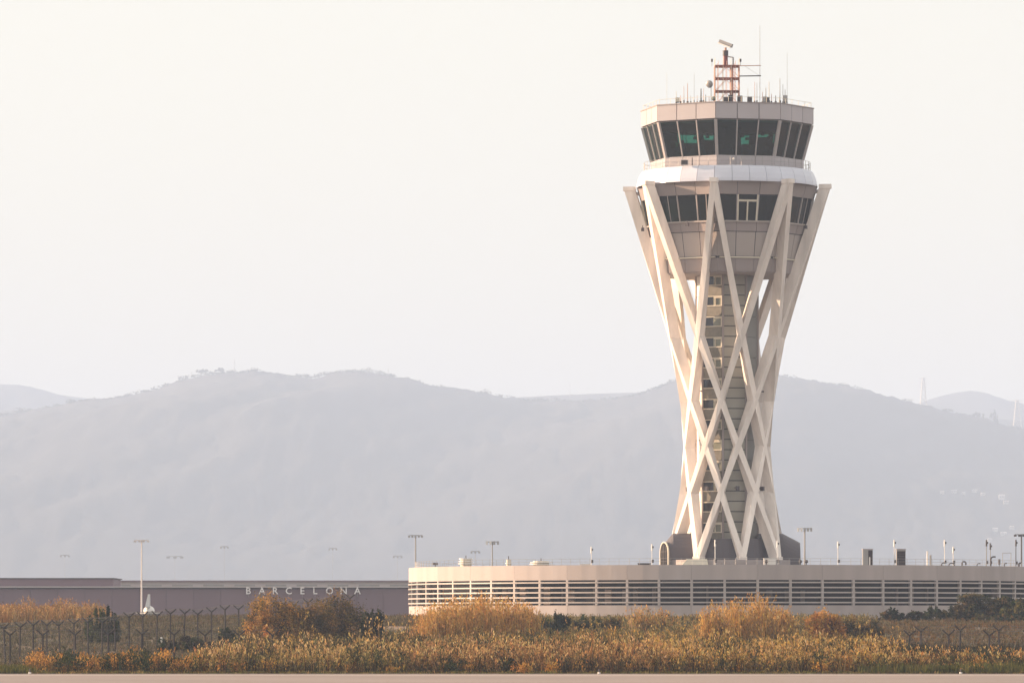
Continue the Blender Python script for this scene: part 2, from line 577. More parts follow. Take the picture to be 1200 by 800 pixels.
# terrace ring of 32 bent panels
Z_RB = 54.5
prof = [(9.7, Z_SB + 0.02), (9.98, Z_SB - 0.06), (10.2, Z_SB - 0.35), (10.42, 55.5), (10.58, 54.9), (10.62, Z_RB)]
for i in range(32):
    mb = MB()
    g0, g1 = 1 + 11.25 * i + 0.12, 1 + 11.25 * (i + 1) - 0.12
    pts = [[P(r_, g0, z_) for r_, z_ in prof], [P(r_, g1, z_) for r_, z_ in prof]]
    inn = [[P(r_ - 0.15, g0, z_ - 0.03) for r_, z_ in prof], [P(r_ - 0.15, g1, z_ - 0.03) for r_, z_ in prof]]
    n = len(prof)
    v = pts[0] + pts[1] + inn[0] + inn[1]
    f = []
    for q in range(n - 1):
        f.append((q, n + q, n + q + 1, q + 1))
        f.append((2 * n + q, 2 * n + q + 1, 3 * n + q + 1, 3 * n + q))
        f.append((q, q + 1, 2 * n + q + 1, 2 * n + q))
        f.append((n + q, 3 * n + q, 3 * n + q + 1, n + q + 1))
    f.append((n - 1, 2 * n - 1, 4 * n - 1, 3 * n - 1))
    f.append((0, 2 * n, 3 * n, n))
    mb.add(v, f).build('ring_panel', 'ring', tower)
circ = lambda rr, z, n=64: [P(rr, 360 * i / n, z) for i in range(n)]
MB().loft([circ(10.3, Z_RB + 0.02), circ(10.2, 55.3), circ(9.6, Z_SB - 0.12)]).build('terrace_floor', 'joint', tower)
mb = MB()
for i in range(48):
    p = P(9.75, 7.5 * i, Z_SB)
    mb.tube(p, p + Vector((0, 0, 1.0)), 0.025, 4)
for h in (0.55, 1.0):
    for i in range(48):
        mb.tube(P(9.75, 7.5 * i, Z_SB + h), P(9.75, 7.5 * (i + 1), Z_SB + h), 0.02, 4)
tr_ = mb.build('terrace_railing', 'steel', tower)
# soffit band under the ring
MB().loft([octo(10.45, Z_RB - 0.01), octo(9.95, 53.0)]).build('soffit_core', 'joint', tower)
for k in range(8):
    for j in range(3):
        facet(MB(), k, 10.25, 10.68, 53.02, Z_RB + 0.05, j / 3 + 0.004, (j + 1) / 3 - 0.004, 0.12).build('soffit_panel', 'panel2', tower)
# observation windows
for k in range(8):
    for j in range(3):
        if k == 0 and j == 1:
            continue
        facet(MB(), k, 9.50, 10.12, 50.05, 53.0, j / 3, (j + 1) / 3, 0.05, -0.05).build('window_pane', 'glass2', tower)
    for j in (1, 2):
        facet_bar(MB(), k, 9.52, 10.16, 50.05, 53.0, j / 3, 0.12, 0.14).build('mullion', 'mull', tower)
    for j in ((0.5, 2.5) if k in (1, 7) else ()):
        facet_bar(MB(), k, 9.5, 10.14, 50.05, 53.0, j / 3, 0.06, 0.08).build('mullion', 'mull', tower)
    facet_bar(MB(), k, 9.50, 10.14, 50.05, 53.0, 0, 0.26, 0.22).build('corner_post', 'frame' if k in (6, 7) else 'mull', tower)
    bl = 0.18 if k == 0 else 0
# glazed door in the middle of the front side
dr = facet(MB(), 0, 9.50, 10.12, 50.05, 53.0, 1 / 3, 2 / 3, 0.04, -0.1).build('door', 'glass2', tower)
mb = MB()
facet_bar(mb, 0, 9.56, 10.16, 50.05, 53.0, 1 / 3 + 0.015, 0.16, 0.12)
facet_bar(mb, 0, 9.56, 10.16, 50.05, 53.0, 2 / 3 - 0.015, 0.16, 0.12)
facet_bar(mb, 0, 9.56, 10.00, 50.05, 52.3, 0.5, 0.16, 0.12)
facet(mb, 0, 9.98, 10.02, 52.2, 52.42, 1 / 3, 2 / 3, 0.1, 0.05)
mb.build('door_frame', 'frame', dr)
MB().loft([octo(9.2, 50.0), octo(9.2, 50.06)]).build('lower_floor', 'interior', tower)
MB().loft([octo(7.4, 50.06), octo(7.6, 53.2)]).build('inner_wall', mat('dim_green_wall', (0.085, 0.095, 0.07), 0.9, 0.5, 0.5), tower)
MB().loft([octo(9.9, 53.0), octo(9.9, 53.08)]).build('lower_ceiling', 'interior', tower)
# ledge and belly
MB().loft([octo(9.78, 49.86), octo(9.80, 50.02)]).build('ledge', 'panel3', tower)
MB().loft([octo(8.25, 44.3), octo(9.3, 49.84)]).build('belly_core', 'joint', tower)
for k in range(8):
    for j in range(3):
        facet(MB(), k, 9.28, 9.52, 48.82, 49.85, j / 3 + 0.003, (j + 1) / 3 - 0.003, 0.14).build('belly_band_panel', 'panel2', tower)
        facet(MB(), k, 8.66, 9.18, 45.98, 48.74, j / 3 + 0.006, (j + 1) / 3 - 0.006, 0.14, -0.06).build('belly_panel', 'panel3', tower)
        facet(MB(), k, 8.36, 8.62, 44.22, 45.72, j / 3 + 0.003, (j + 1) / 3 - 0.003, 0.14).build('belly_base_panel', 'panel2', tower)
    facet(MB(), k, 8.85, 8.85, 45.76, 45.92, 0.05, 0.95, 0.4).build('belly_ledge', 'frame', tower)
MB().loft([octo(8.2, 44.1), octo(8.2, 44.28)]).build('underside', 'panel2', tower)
for ang in (-60, -30, 40, 65, 88, -88):                # spotlights hung below the ledge
    p = P(9.9, ang, 49.7)
    mb = MB()
    mb.box(p + Vector((0, 0, -0.12)), (0.35, 0.35, 0.4), R(ang))
    mb.tube(p, p + P(0.01, 0, TZ + 0.35), 0.05, 5)
    mb.build('spotlight', 'dark', tower)

# shaft
SR = 3.6
MB().loft([octo(SR - 0.25, TZ + 0.1), octo(SR - 0.25, 44.15)]).build('shaft_core', 'joint', tower)
rows = int((44.1 - 13.2) / 1.2)
ztop = 44.08
for i in range(28):
    z1 = ztop - 1.2 * i
    z0 = z1 - 1.2
    if z0 < TZ:
        z0 = TZ + 0.1
    if z1 - z0 < 0.3:
        break
    facet(MB(), 0, SR, SR, z0 + 0.11, z1, 0.03, 0.98, 0.12).build('shaft_panel', 'shaft', tower)
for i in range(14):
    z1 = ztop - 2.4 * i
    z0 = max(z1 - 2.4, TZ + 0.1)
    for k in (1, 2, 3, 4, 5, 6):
        facet(MB(), k, SR, SR, z0 + 0.05, z1, 0.01, 0.99, 0.12).build('shaft_panel', 'shaftd' if k < 4 else ('white' if k == 6 else 'shaft'), tower)  # left facet is white: its sun glare is put into the colour
    # window bay with spandrel on the stair side
    zc = z0 + 0.05
    facet(MB(), 7, SR - 0.02, SR - 0.02, zc, zc + 1.12, 0.02, 0.93, 0.12).build('spandrel', 'shaftb', tower)
    if z1 - z0 > 2.3:
        w = facet(MB(), 7, SR - 0.15, SR - 0.15, zc + 1.2, z1 - 0.06, 0.04, 0.5, 0.1).build('window', 'darkglass', tower)
        mb = MB()
        facet(mb, 7, SR + 0.08, SR + 0.08, zc + 1.12, zc + 1.24, 0.0, 0.95, 0.26)
        facet(mb, 7, SR + 0.08, SR + 0.08, z1 - 0.12, z1, 0.0, 0.95, 0.26)
        facet(mb, 7, SR + 0.08, SR + 0.08, zc + 1.24, z1 - 0.12, 0.9, 0.95, 0.26)
        facet(mb, 7, SR + 0.05, SR + 0.05, z1 - 0.28, z1 - 0.12, 0.55, 0.9, 0.2)
        if i % 3 != 2:
            facet(mb, 7, SR + 0.05, SR + 0.05, zc + 1.24, z1 - 0.28, 0.60, 0.635, 0.2)
        mb.build('window_frame', 'frame', w)
        facet(MB(), 7, SR - 0.12, SR - 0.12, zc + 1.2, z1 - 0.06, 0.5, 0.93, 0.1).build('pane', 'milk', w)
for k in range(8):
    facet_bar(MB(), k, SR + 0.03, SR + 0.03, TZ + 0.1, 44.1, 0, 0.22, 0.2).build('shaft_post', 'panel2', tower)

# hyperboloid lattice: 8 top nodes, 8 bottom nodes, 16 straight struts
RT, RB, ZT, ZB = 11.55, 6.55, 54.45, 10.95
for k in range(8):
    top = P(RT, A0 + 45 * k, ZT)
    for s in (1, -1):
        ab = A0 + 45 * k + s * 112.5
        bot = P(RB, ab, ZB)
        mb = MB()
        n = 14                                   # the ribbon turns with the surface it lies on
        rings = []
        ax = (top - bot).normalized()
        wob = 0.66
        for i in range(n + 1):
            c = bot.lerp(top, i / n)
            o = Vector((c.x, c.y, 0)).normalized()
            sx = ax.cross(o).normalized()
            o = sx.cross(ax).normalized()
            dd = 1.22
            rings.append([c + sx * a * wob / 2 + o * b * dd / 2 for a, b in ((-1, -1), (1, -1), (1, 1), (-1, 1))])
        mb.loft(rings).build('lattice_strut', 'strut', tower)
    am = A0 + 45 * k
    o = P(1, am, TZ)
    MB().box(P(RT, am, ZT + 0.05), (0.86, 1.42, 0.5), R(am)).build('top_node', 'strut', tower)
    MB().beam(P(RT - 0.5, am, ZT - 0.4), P(10.1, am, ZT - 0.7), 0.5, 0.35).build('node_bracket', 'panel2', tower)
    ab = am + 22.5
    MB().box(P(RB, ab, ZB + 0.05), (0.95, 1.35, 0.5), R(ab)).build('base_node', 'strut', tower)
for zz in (19.3, 30.6):                                # stays that tie the waist to the shaft
    for k in range(8):
        am = A0 + 45 * k + (22.5 if zz < 25 else 0)
        mb = MB().beam(P(SR - 0.1, am, zz), P(4.6 if zz < 25 else 4.4, am, zz), 0.14, 0.14)
        mb.box(P(4.75, am, zz - 0.1), (0.35, 0.4, 0.5), R(am))
        mb.build('stay', 'dark', tower)

# ------------------------------------------------------------------ annex building round the foot of the tower
annex = thing('entrance_building', (TX, TY, TZ), 'dark grey clad tunnel-like building crossing the foot of the tower with an arched white portal', 'building')


def vault(mb, x0, x1, hw, h0, h1, y=0.0):
    """vaulted body along x: rounded shoulders, height h0 at x0 and h1 at x1"""
    def ring(x, h):
        r_ = hw * 0.55
        pts = [(x, y - hw, 0.0)]
        for i in range(7):
            a = PI - PI / 2 * i / 6
            pts.append((x, y - hw + r_ + r_ * math.cos(a), h - r_ + r_ * math.sin(a)))
        for i in range(7):
            a = PI / 2 - PI / 2 * i / 6
            pts.append((x, y + hw - r_ + r_ * math.cos(a), h - r_ + r_ * math.sin(a)))
        pts.append((x, y + hw, 0.0))
        return pts
    mb.loft([ring(x0, h0), ring(x1, h1)])


mb = MB(); vault(mb, -6.4, -3.5, 3.0, 4.05, 4.05, -0.8); mb.build('tunnel', 'annex', annex)
mb = MB(); vault(mb, -7.25, -6.4, 3.0, 3.0, 4.05, -0.8); mb.build('tunnel', 'annex', annex)
mb = MB(); vault(mb, 3.5, 6.5, 3.0, 4.05, 4.05, 1.0); mb.build('tunnel', 'annex', annex)
mb = MB(); vault(mb, 6.5, 8.5, 3.0, 4.05, 3.0, 1.0); mb.build('tunnel', 'annex', annex)
mb = MB().loft([[(5.2 * math.cos(2 * PI * i / 40), 5.2 * math.sin(2 * PI * i / 40), 0.5) for i in range(40)],
                [(5.0 * math.cos(2 * PI * i / 40), 5.0 * math.sin(2 * PI * i / 40), 3.4) for i in range(40)]])
mb.build('drum_wall', 'annex', annex)
MB().loft([[(7.6 * math.cos(2 * PI * i / 48), 7.6 * math.sin(2 * PI * i / 48), 0.02) for i in range(48)],
           [(7.6 * math.cos(2 * PI * i / 48), 7.6 * math.sin(2 * PI * i / 48), 0.93) for i in range(48)]]).build('plinth', 'panel2', annex)
# arched portal, turned towards the left front
port = link('portal', None, annex, (-7.45, -3.0, 0), (0, 0, R(-70)))


def arch_ring(hw, h, y, n=14):
    pts = [(-hw, y, 0.0)]
    for i in range(n + 1):
        a = PI - PI * i / n
        pts.append((hw * math.cos(a), y, h - hw + hw * math.sin(a)))
    pts.append((hw, y, 0.0))
    return pts


o_, i_, i2 = arch_ring(1.35, 3.08, -0.05), arch_ring(1.20, 2.94, -0.05), arch_ring(1.20, 2.94, 0.03)
o2 = arch_ring(1.35, 3.08, 0.10)
mb = MB()
n = len(o_)
v = o_ + i_ + i2 + o2
f = []
for q in range(n - 1):
    f += [(q, q + 1, n + q + 1, n + q), (n + q, n + q + 1, 2 * n + q + 1, 2 * n + q), (q + 1, q, 3 * n + q, 3 * n + q + 1)]
mb.add(v, f).build('portal_frame', 'frame', port)
mb = MB().add(arch_ring(1.20, 2.94, -0.01), [tuple(range(n))]).build('portal_dark_sheet', 'void', port)  # near-black sheet standing in for the shaded inside of the arch
mb = MB()
mb.box((0, -0.05, 1.38), (0.06, 0.05, 2.7)); mb.box((0, -0.052, 1.9), (1.8, 0.05, 0.06))
mb.build('door_bar', 'dark', port)
MB().loft([[(-5.8, -7.7, 0), (-2.4, -7.7, 0), (-2.4, -5.0, 0), (-5.8, -5.0, 0)], [(-4.9, -7.3, 1.0), (-2.6, -7.3, 1.0), (-2.6, -5.3, 1.0), (-4.9, -5.3, 1.0)]]).build('access_ramp', 'frame', annex)

# ------------------------------------------------------------------ podium building
PRD = 37.3
pod = thing('podium_building', (TX, TY, 3.9), 'low round building with white fascia and horizontal louvres under the tower', 'building')
NB = 64
DA = 360 / NB


def Q(rr, deg, z):
    a = R(deg)
    return Vector((rr * math.sin(a), -rr * math.cos(a), z - 3.9))


def arc_slab(r0, r1, a0, a1, z0, z1, n=3):
    mb = MB()
    v = []
    for i in range(n + 1):
        a = a0 + (a1 - a0) * i / n
        v += [Q(r0, a, z0), Q(r1, a, z0), Q(r1, a, z1), Q(r0, a, z1)]
    f = []
    for i in range(n):
        b = 4 * i
        for e in range(4):
            e2 = (e + 1) % 4
            f.append((b + e, b + e2, b + 4 + e2, b + 4 + e))
    f += [(3, 2, 1, 0), (4 * n, 4 * n + 1, 4 * n + 2, 4 * n + 3)]
    return mb.add(v, f)


Z_FT, Z_FB, Z_LB, Z_PBs = 9.95, 8.28, 5.48, 3.85
A_OFF = 3.0
bays = range(-24, 24)
fas = arc_slab(PRD - 0.35, PRD, 0.06, 2 * DA - 0.06, Z_FB, Z_FT, 4)
fas_me = None
for i in range(NB // 2):
    o = arc_slab(PRD - 0.35, PRD, 0.016, 2 * DA - 0.016, Z_FB, Z_FT, 4).build('fascia_panel', 'fascia', pod) if fas_me is None else link('fascia_panel', fas_me, pod)
    fas_me = o.data
    o.rotation_euler.z = R(A_OFF + 2 * DA * i)
base_me = None
for i in range(NB // 2):
    o = arc_slab(PRD - 0.3, PRD - 0.02, 0.016, 2 * DA - 0.016, Z_PBs - 1.0, Z_LB, 4).build('base_panel', 'fascia', pod) if base_me is None else link('base_panel', base_me, pod)
    base_me = o.data
    o.rotation_euler.z = R(A_OFF + 2 * DA * i)
mul_me = slat_me = None
for i in range(NB):
    if mul_me is None:
        mb = MB()
        mb.beam(Q(PRD - 0.15, 0, Z_LB), Q(PRD - 0.15, 0, Z_FB), 0.27, 0.34, Q(1, 0, 3.9))
        o = mb.build('pier', 'louver', pod)
        mul_me = o.data
    else:
        o = link('pier', mul_me, pod)
    o.rotation_euler.z = R(A_OFF + DA * i)
for i in bays:
    for j in range(5):
        z = Z_FB - 0.27 - j * 0.555
        if slat_me is None:
            slat_me = arc_slab(PRD - 0.22, PRD + 0.06, 0.02, DA - 0.02, -0.075 + 3.9, 0.075 + 3.9, 2).build('slat', 'louver', pod).data
            o = bpy.data.objects['slat']
        else:
            o = link('slat', slat_me, pod)
        o.location = (0, 0, z - 3.9)
        o.rotation_euler.z = R(A_OFF + DA * i)
mb = MB()
for i in range(NB):
    if i in [b % NB for b in bays]:
        continue
    for j in range(5):
        z = Z_FB - 0.27 - j * 0.555
        b_ = arc_slab(PRD - 0.22, PRD + 0.06, A_OFF + DA * i, A_OFF + DA * (i + 1), z - 0.09, z + 0.09, 1)
        mb.add(b_.v, b_.f)
rs_ = mb.build('rear_slats', 'louver', pod)
rs_['kind'] = 'stuff'
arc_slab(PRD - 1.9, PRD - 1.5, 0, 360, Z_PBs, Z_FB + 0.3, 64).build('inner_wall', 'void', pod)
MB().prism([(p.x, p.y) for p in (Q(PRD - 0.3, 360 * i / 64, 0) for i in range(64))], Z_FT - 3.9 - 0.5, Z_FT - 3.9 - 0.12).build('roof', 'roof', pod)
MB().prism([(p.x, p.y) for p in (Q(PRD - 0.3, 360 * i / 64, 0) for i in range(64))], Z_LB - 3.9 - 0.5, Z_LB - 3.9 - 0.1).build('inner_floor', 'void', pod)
brn = mat('brownish_inside', (0.13, 0.10, 0.085), 0.9, 0.3)
for i in range(-30, 31):                                # racks and columns seen between the louvres
    if random.random() < 0.6:
        MB().box(Q(PRD - 1.1 + random.uniform(-0.2, 0.4), i * 3 + random.uniform(-1, 1), 6.4), (0.2 + random.random() * 0.7, 0.2, random.uniform(1.4, 2.6)), R(i * 3)).build('inner_column', brn, pod)
# roof railing: posts and two rails per stretch
rail_me = None
for i in range(NB):
    if rail_me is None:
        mb = MB()
        for q in range(3):
            p = Q(PRD - 0.8, DA * q / 3, Z_FT - 0.12)
            mb.tube(p, p + Vector((0, 0, 0.85)), 0.018, 4)
        for h in (0.5, 0.83):
            for q in range(3):
                mb.tube(Q(PRD - 0.8, DA * q / 3, Z_FT - 0.12 + h), Q(PRD - 0.8, DA * (q + 1) / 3, Z_FT - 0.12 + h), 0.014, 4)
        o = mb.build('railing', 'steel', pod)
        rail_me = o.data
    else:
        o = link('railing', rail_me, pod)
    o.rotation_euler.z = R(A_OFF + DA * i)


# ------------------------------------------------------------------ things on the podium roof
RF = Z_FT - 0.12


def roof_y(px, r_=36.2):
    """depth of the front part of the roof rim behind picture column px"""
    dx = X(px, 620) - TX
    return TY - math.sqrt(max(r_ * r_ - dx * dx, 1.0))


def lamp_post(px, top_y, label, r_=35.6, mt='white', dark_head=True, name='roof_lamp_post', grp='slim lamp posts on the podium roof'):
    Y = roof_y(px, r_)
    t = thing(name, (X(px, Y), Y, RF), label, 'lamp post', grp)
    h = Z(top_y, Y) - RF
    MB().tube((0, 0, 0), (0, 0, h), 0.055, 6, 0.045).build('pole', mt, t)
    MB().tube((0, 0, h - 0.75), (0, 0, h - 0.02), 0.10, 8, 0.08).build('head', 'white' if mt == 'white' else 'dark', t)
    MB().box((0.12, -0.02, h - 0.35), (0.14, 0.14, 0.22)).build('sensor', 'dark', t)
    MB().box((0.10, 0, 0.55), (0.22, 0.2, 0.34)).build('junction_box', 'dark', t)
    return t


lamp_post(693, 640, 'thin pale post on the podium roof left of the dark tunnel building')
lamp_post(764, 637, 'white post with small dark sensor just left of the arched portal')
lamp_post(838, 632, 'white post in front of the struts, above the access plinth', 35.0)
lamp_post(911, 633, 'white post in front of the right-hand tower feet', 35.0)
lamp_post(982, 634, 'white post halfway between the tower and the open grey cabinet')
lamp_post(1048, 632, 'white post touching the left side of the dark-fronted cabinet')
lamp_post(1107, 632, 'tall white post standing left of the ring-shaped pipe')
lamp_post(1117, 640, 'short slim post beside the tall white post near the low pipes', 35.0)
lamp_post(1156, 632, 'left one of two slim posts close together behind the big gooseneck pipe', mt='steel')
lamp_post(1160.5, 636, 'right one of two slim posts close together behind the big gooseneck pipe', 34.6, mt='steel')
lamp_post(1190.5, 632, 'dark lamp post nearest the right edge of the podium roof', mt='dark')


def cabinet(px0, px1, top_y, label, door_side):
    pc = (px0 + px1) / 2
    Y = roof_y(pc, 34.6)
    w = (px1 - px0) * Y / F
    h = Z(top_y, Y) - RF
    t = thing('vent_cabinet', (X(pc, Y), Y, RF), label, 'cabinet', 'grey cabinets on the podium roof')
    MB().box((0, 0.3, h / 2), (w, 1.4, h)).build('housing', 'steel', t)
    MB().box((0, 0.3, h + 0.04), (w + 0.1, 1.5, 0.08)).build('lid', 'panel', t)
    if door_side == 'right':
        MB().box((w * 0.26, -0.42, h / 2), (w * 0.42, 0.04, h * 0.9)).build('opening', 'interior', t)
        MB().box((w * 0.18, -0.46, h * 0.3), (0.12, 0.08, h * 0.5)).build('valve', 'white', t)
    else:
        d = MB().box((0, -0.43, h / 2 - 0.05), (w * 0.9, 0.06, h * 0.85)).build('grille', 'interior', t)
        for q in range(5):
            MB().box((0, -0.48, h * (0.18 + 0.14 * q)), (w * 0.84, 0.04, 0.07)).build('slat', 'dark', d)


cabinet(1011, 1022.5, 643.5, 'pale grey roof cabinet with an open dark right half', 'right')
cabinet(1050.5, 1061, 643.5, 'roof cabinet with a dark grille front right of a white post', 'all')

# short white vent pipe
Y = roof_y(1089, 35)
t = thing('vent_pipe', (X(1089, Y), Y, RF), 'short upright grey vent pipe with a white cap', 'pipe')
MB().tube((0.15, 0, 0), (0.15, 0, 1.3), 0.11, 8).build('pipe', 'steel', t)
MB().tube((-0.2, 0.1, 0), (-0.2, 0.1, 1.75), 0.09, 8).build('cap', 'white', t)


def gooseneck(px, h, reach, rr, label, ring=False):
    Y = roof_y(px, 35.4)
    t = thing('gooseneck_pipe', (X(px, Y), Y, RF), label, 'pipe', 'dark bent pipes on the podium roof')
    mb = MB()
    pts = [Vector((0, 0, 0)), Vector((0, 0, h - reach * 0.35))]
    for i in range(1, 7):
        a = PI - PI * i / (6 if ring else 9)
        pts.append(Vector((reach / 2 + reach / 2 * math.cos(a), 0, h - reach * 0.35 + reach * 0.35 * math.sin(a))))
    if ring:
        pts.append(Vector((reach, 0, h * 0.35)))
    for a, b in zip(pts[:-1], pts[1:]):
        mb.tube(a, b, rr, 6)
    mb.build('bend', 'dark', t)
    MB().tube((0, 0, -0.02), (0, 0, 0.12), rr * 1.6, 8).build('flange', 'steel', t)


gooseneck(1103.5, 0.45, 0.5, 0.07, 'flattest small bent pipe right of the white-capped vent')
gooseneck(1112, 0.42, 0.6, 0.07, 'low wide bent pipe between the flattest pipe and the hoop pipe', True)
gooseneck(1127.5, 0.62, 0.42, 0.09, 'hoop-shaped dark pipe with both ends on the roof', True)
gooseneck(1145, 0.42, 0.5, 0.06, 'low thin bent pipe between the hoop pipe and the tallest gooseneck')
gooseneck(1161, 1.2, 0.75, 0.10, 'tallest gooseneck pipe, curving over towards the right')
gooseneck(1177, 0.5, 0.4, 0.08, 'small dark bent pipe right of the tallest gooseneck')
gooseneck(1194, 0.55, 0.35, 0.12, 'stubby dark bent pipe at the right edge of the roof')

Y = roof_y(1171, 34.8)
t = thing('valve_post', (X(1171, Y), Y, RF), 'small dark valve on a post beside the tallest gooseneck pipe', 'valve')
MB().tube((0, 0, 0), (0, 0, 0.8), 0.05, 6).build('post', 'dark', t)
MB().tube((0, 0, 0.35), (0, 0, 0.95), 0.13, 8).build('valve_body', 'dark', t)
Y = roof_y(1180, 34.2)
t = thing('pipe_frame', (X(1175, Y), Y, RF), 'thin rectangular pipe frame near the right end of the roof', 'frame')
mb = MB()
mb.tube((0, 0, 0), (0, 0, 1.7), 0.03, 5); mb.tube((0.95, 0, 0), (0.95, 0, 1.7), 0.03, 5)
mb.build('upright', 'steel', t)
MB().tube((0, 0, 1.7), (0.95, 0, 1.7), 0.03, 5).build('crossbar', 'steel', t)


def roof_vent(px, w, h, label, r_=33.5, tiers=3):
    Y = roof_y(px, r_)
    t = thing('roof_ventilator', (X(px, Y), Y, RF), label, 'ventilator', 'white ventilators on the podium roof')
    MB().tube((0, 0, 0), (0, 0, h * 0.8), w * 0.36, 14).build('drum', 'frame', t)
    for i in range(tiers):
        MB().tube((0, 0, h * (0.35 + 0.22 * i)), (0, 0, h * (0.43 + 0.22 * i)), w * 0.5 * (1 - 0.05 * i), 16).build('hood', 'white', t)
    MB().tube((0, 0, h * 0.8), (0, 0, h * 1.15), 0.05, 5).build('finial', 'dark', t)


roof_vent(546, 1.8, 1.25, 'stacked round white ventilator near the left end of the podium roof')
roof_vent(596, 0.75, 1.1, 'small white capped ventilator right of the stacked one', 34, 1)
roof_vent(634, 2.6, 0.9, 'wide low white ventilator nearest to the pale floodlight mast', 30, 2)
Y = roof_y(510, 36)
t = thing('camera_unit', (X(510, Y), Y, RF), 'small dark camera unit near the left end of the roof', 'camera')
MB().tube((0, 0, 0), (0, 0, 0.45), 0.05, 6).build('stand', 'dark', t)
MB().box((0, 0, 0.5), (0.55, 0.3, 0.28), 0.3).build('housing', 'dark', t)
for px, w, h, lab in ((686, 1.1, 0.16, 'flat white roof hatch below the thin pale post'), (755, 1.4, 0.2, 'flat dark roof hatch left of the arched portal'),
                      (902, 1.3, 0.75, 'pale equipment box in front of the right tower feet')):
    Y = roof_y(px, 35.2)
    t = thing('roof_hatch', (X(px, Y), Y, RF), lab, 'hatch' if h < 0.5 else 'equipment box')
    MB().box((0, 0, h / 2 + 0.06), (w, 0.9, h)).build('curb', 'white' if px != 755 else 'dark', t)
    MB().box((0, 0, h + 0.1), (w + 0.1, 1.0, 0.08)).build('lid', 'white' if px != 755 else 'dark', t)
for px, lab in ((898, 'dark valve below the pale equipment box'), (938, 'dark round valve right of the tower feet'), (945, 'dark valve below the floodlight mast')):
    Y = roof_y(px, 35.8)
    t = thing('roof_valve', (X(px, Y), Y, RF), lab, 'valve')
    MB().tube((0, 0, 0), (0, 0, 0.4), 0.07, 6).build('stem', 'dark', t)
    MB().sphere((0, 0, 0.5), 0.2).build('wheel', 'dark', t)

# ------------------------------------------------------------------ radar mast and aerials on the tower roof
ZD = Z_PT + 0.42
mast = thing('radar_mast', (TX - 0.05, TY - 0.5, ZD), 'red and white lattice radar mast in the middle of the tower roof', 'radar mast')
mw = 1.42
Zr = lambda y: Z(y, 650) - ZD
decks = [Zr(108), Zr(93), Zr(78.5)]
corners = [(-mw, -mw), (mw, -mw), (mw, mw), (-mw, mw)]
mids = [(-mw / 3, -mw), (mw / 3, -mw), (-mw, 0), (mw, 0), (-mw / 3, mw), (mw / 3, mw)]
for i, (x, y) in enumerate(corners + mids):
    zs = [0] + decks
    m1 = MB().tube((x, y, 0), (x, y, decks[2]), 0.055 if i < 4 else 0.035, 5).build('upright', 'pink' if i < 4 else 'frame', mast)
for z in decks:
    mb = MB()
    for a, b in zip(corners, corners[1:] + corners[:1]):
        mb.beam((a[0], a[1], z), (b[0], b[1], z), 0.07, 0.07)
    mb.box((0, 0, z - 0.03), (2 * mw - 0.1, 2 * mw - 0.1, 0.03))
    mb.build('deck', 'red', mast)
for a, b in zip([0] + decks[:-1], decks):
    for sg in (1, -1):
        mb = MB().tube((-mw, sg * mw, a), (0, sg * mw, b), 0.025, 4)
        mb.tube((mw, sg * mw, a), (0, sg * mw, b), 0.025, 4)
        mb.build('brace', 'pink', mast)
for x in (-1.05, -0.05, 0.95):                          # slender inner rods
    for y in (-mw, mw):
        MB().tube((x, y, 0), (x, y, decks[2] + 0.5), 0.028, 4).build('rod', 'pink', mast)
MB().tube((0.55, -0.4, 0), (0.55, -0.4, decks[2]), 0.22, 8).build('cable_riser', 'pink', mast)
mb = MB()
for x, y in corners + mids:
    mb.tube((x, y, decks[2]), (x, y, decks[2] + 0.9), 0.02, 4)
mb.build('guard_rail', 'frame', mast)
ped = MB().tube((-0.15, 0, decks[2]), (-0.15, 0, Zr(61)), 0.30, 10, 0.26).build('pedestal', 'darkred', mast)
MB().tube((-0.15, 0, Zr(66)), (-0.15, 0, Zr(60)), 0.34, 10).build('gearbox', 'dark', ped)
MB().tube((-0.15, 0, Zr(60)), (-0.15, 0, Zr(56.5)), 0.14, 8).build('spindle', 'pink', ped)
an = link('antenna_bar', None, mast, (-0.15, 0, Zr(53)), (0, R(22), R(-28)))
MB().box((0, 0, 0.12), (1.75, 0.35, 0.42)).build('reflector', 'steel', an)
MB().box((0, -0.28, -0.1), (1.7, 0.12, 0.14)).build('feed', 'white', an)
mb = MB().tube((0.0, 0, Zr(67)), (0.75, 0, Zr(68)), 0.07, 6)
mb.tube((0.75, 0, Zr(68)), (0.75, 0, decks[2]), 0.10, 6)
mb.build('waveguide', 'steel', mast)
for y_, rr in ((79.3, 0.05), (91.3, 0.07)):
    MB().tube((mw, -mw, Zr(y_)), (3.95, -mw, Zr(y_ - 0.4)), rr, 5).build('outrigger', 'pink' if y_ < 80 else 'dark', mast)
mb = MB().tube((mw + 0.6, -mw, Zr(79.3)), (3.8, -mw, Zr(91)), 0.015, 4).build('guy_wire', 'steel', mast)
for x, s in ((-1.75, -1), (1.6, 1)):
    MB().tube((x, -0.3, decks[2] + 0.5), (x, -0.3, decks[2] + 0.85), 0.12, 6).build('beacon', 'dark', mast)
    MB().tube((x, -0.3, decks[2] + 0.0), (x, -0.3, decks[2] + 0.5), 0.03, 5).build('beacon_stem', 'steel', mast)
# dish beside the mast
dish = thing('dish_antenna', (TX - 2.15, TY - 2.2, ZD), 'round grey dish antenna on the left flank of the radar mast', 'antenna')
hz = Z(98, 647) - ZD
MB().tube((0.2, 0, 0), (0.2, 0, hz), 0.05, 6).build('stand', 'steel', dish)
mb = MB().sphere((0, 0, 0), 0.45, 14, 5, 0.35, True)
d_ = mb.build('reflector', 'steel', dish, True, (0, -0.05, hz)); d_.rotation_euler = (R(100), 0, R(-25))
MB().tube((-0.1, -0.5, hz), (0.2, 0, hz), 0.02, 4).build('feed_arm', 'dark', dish)

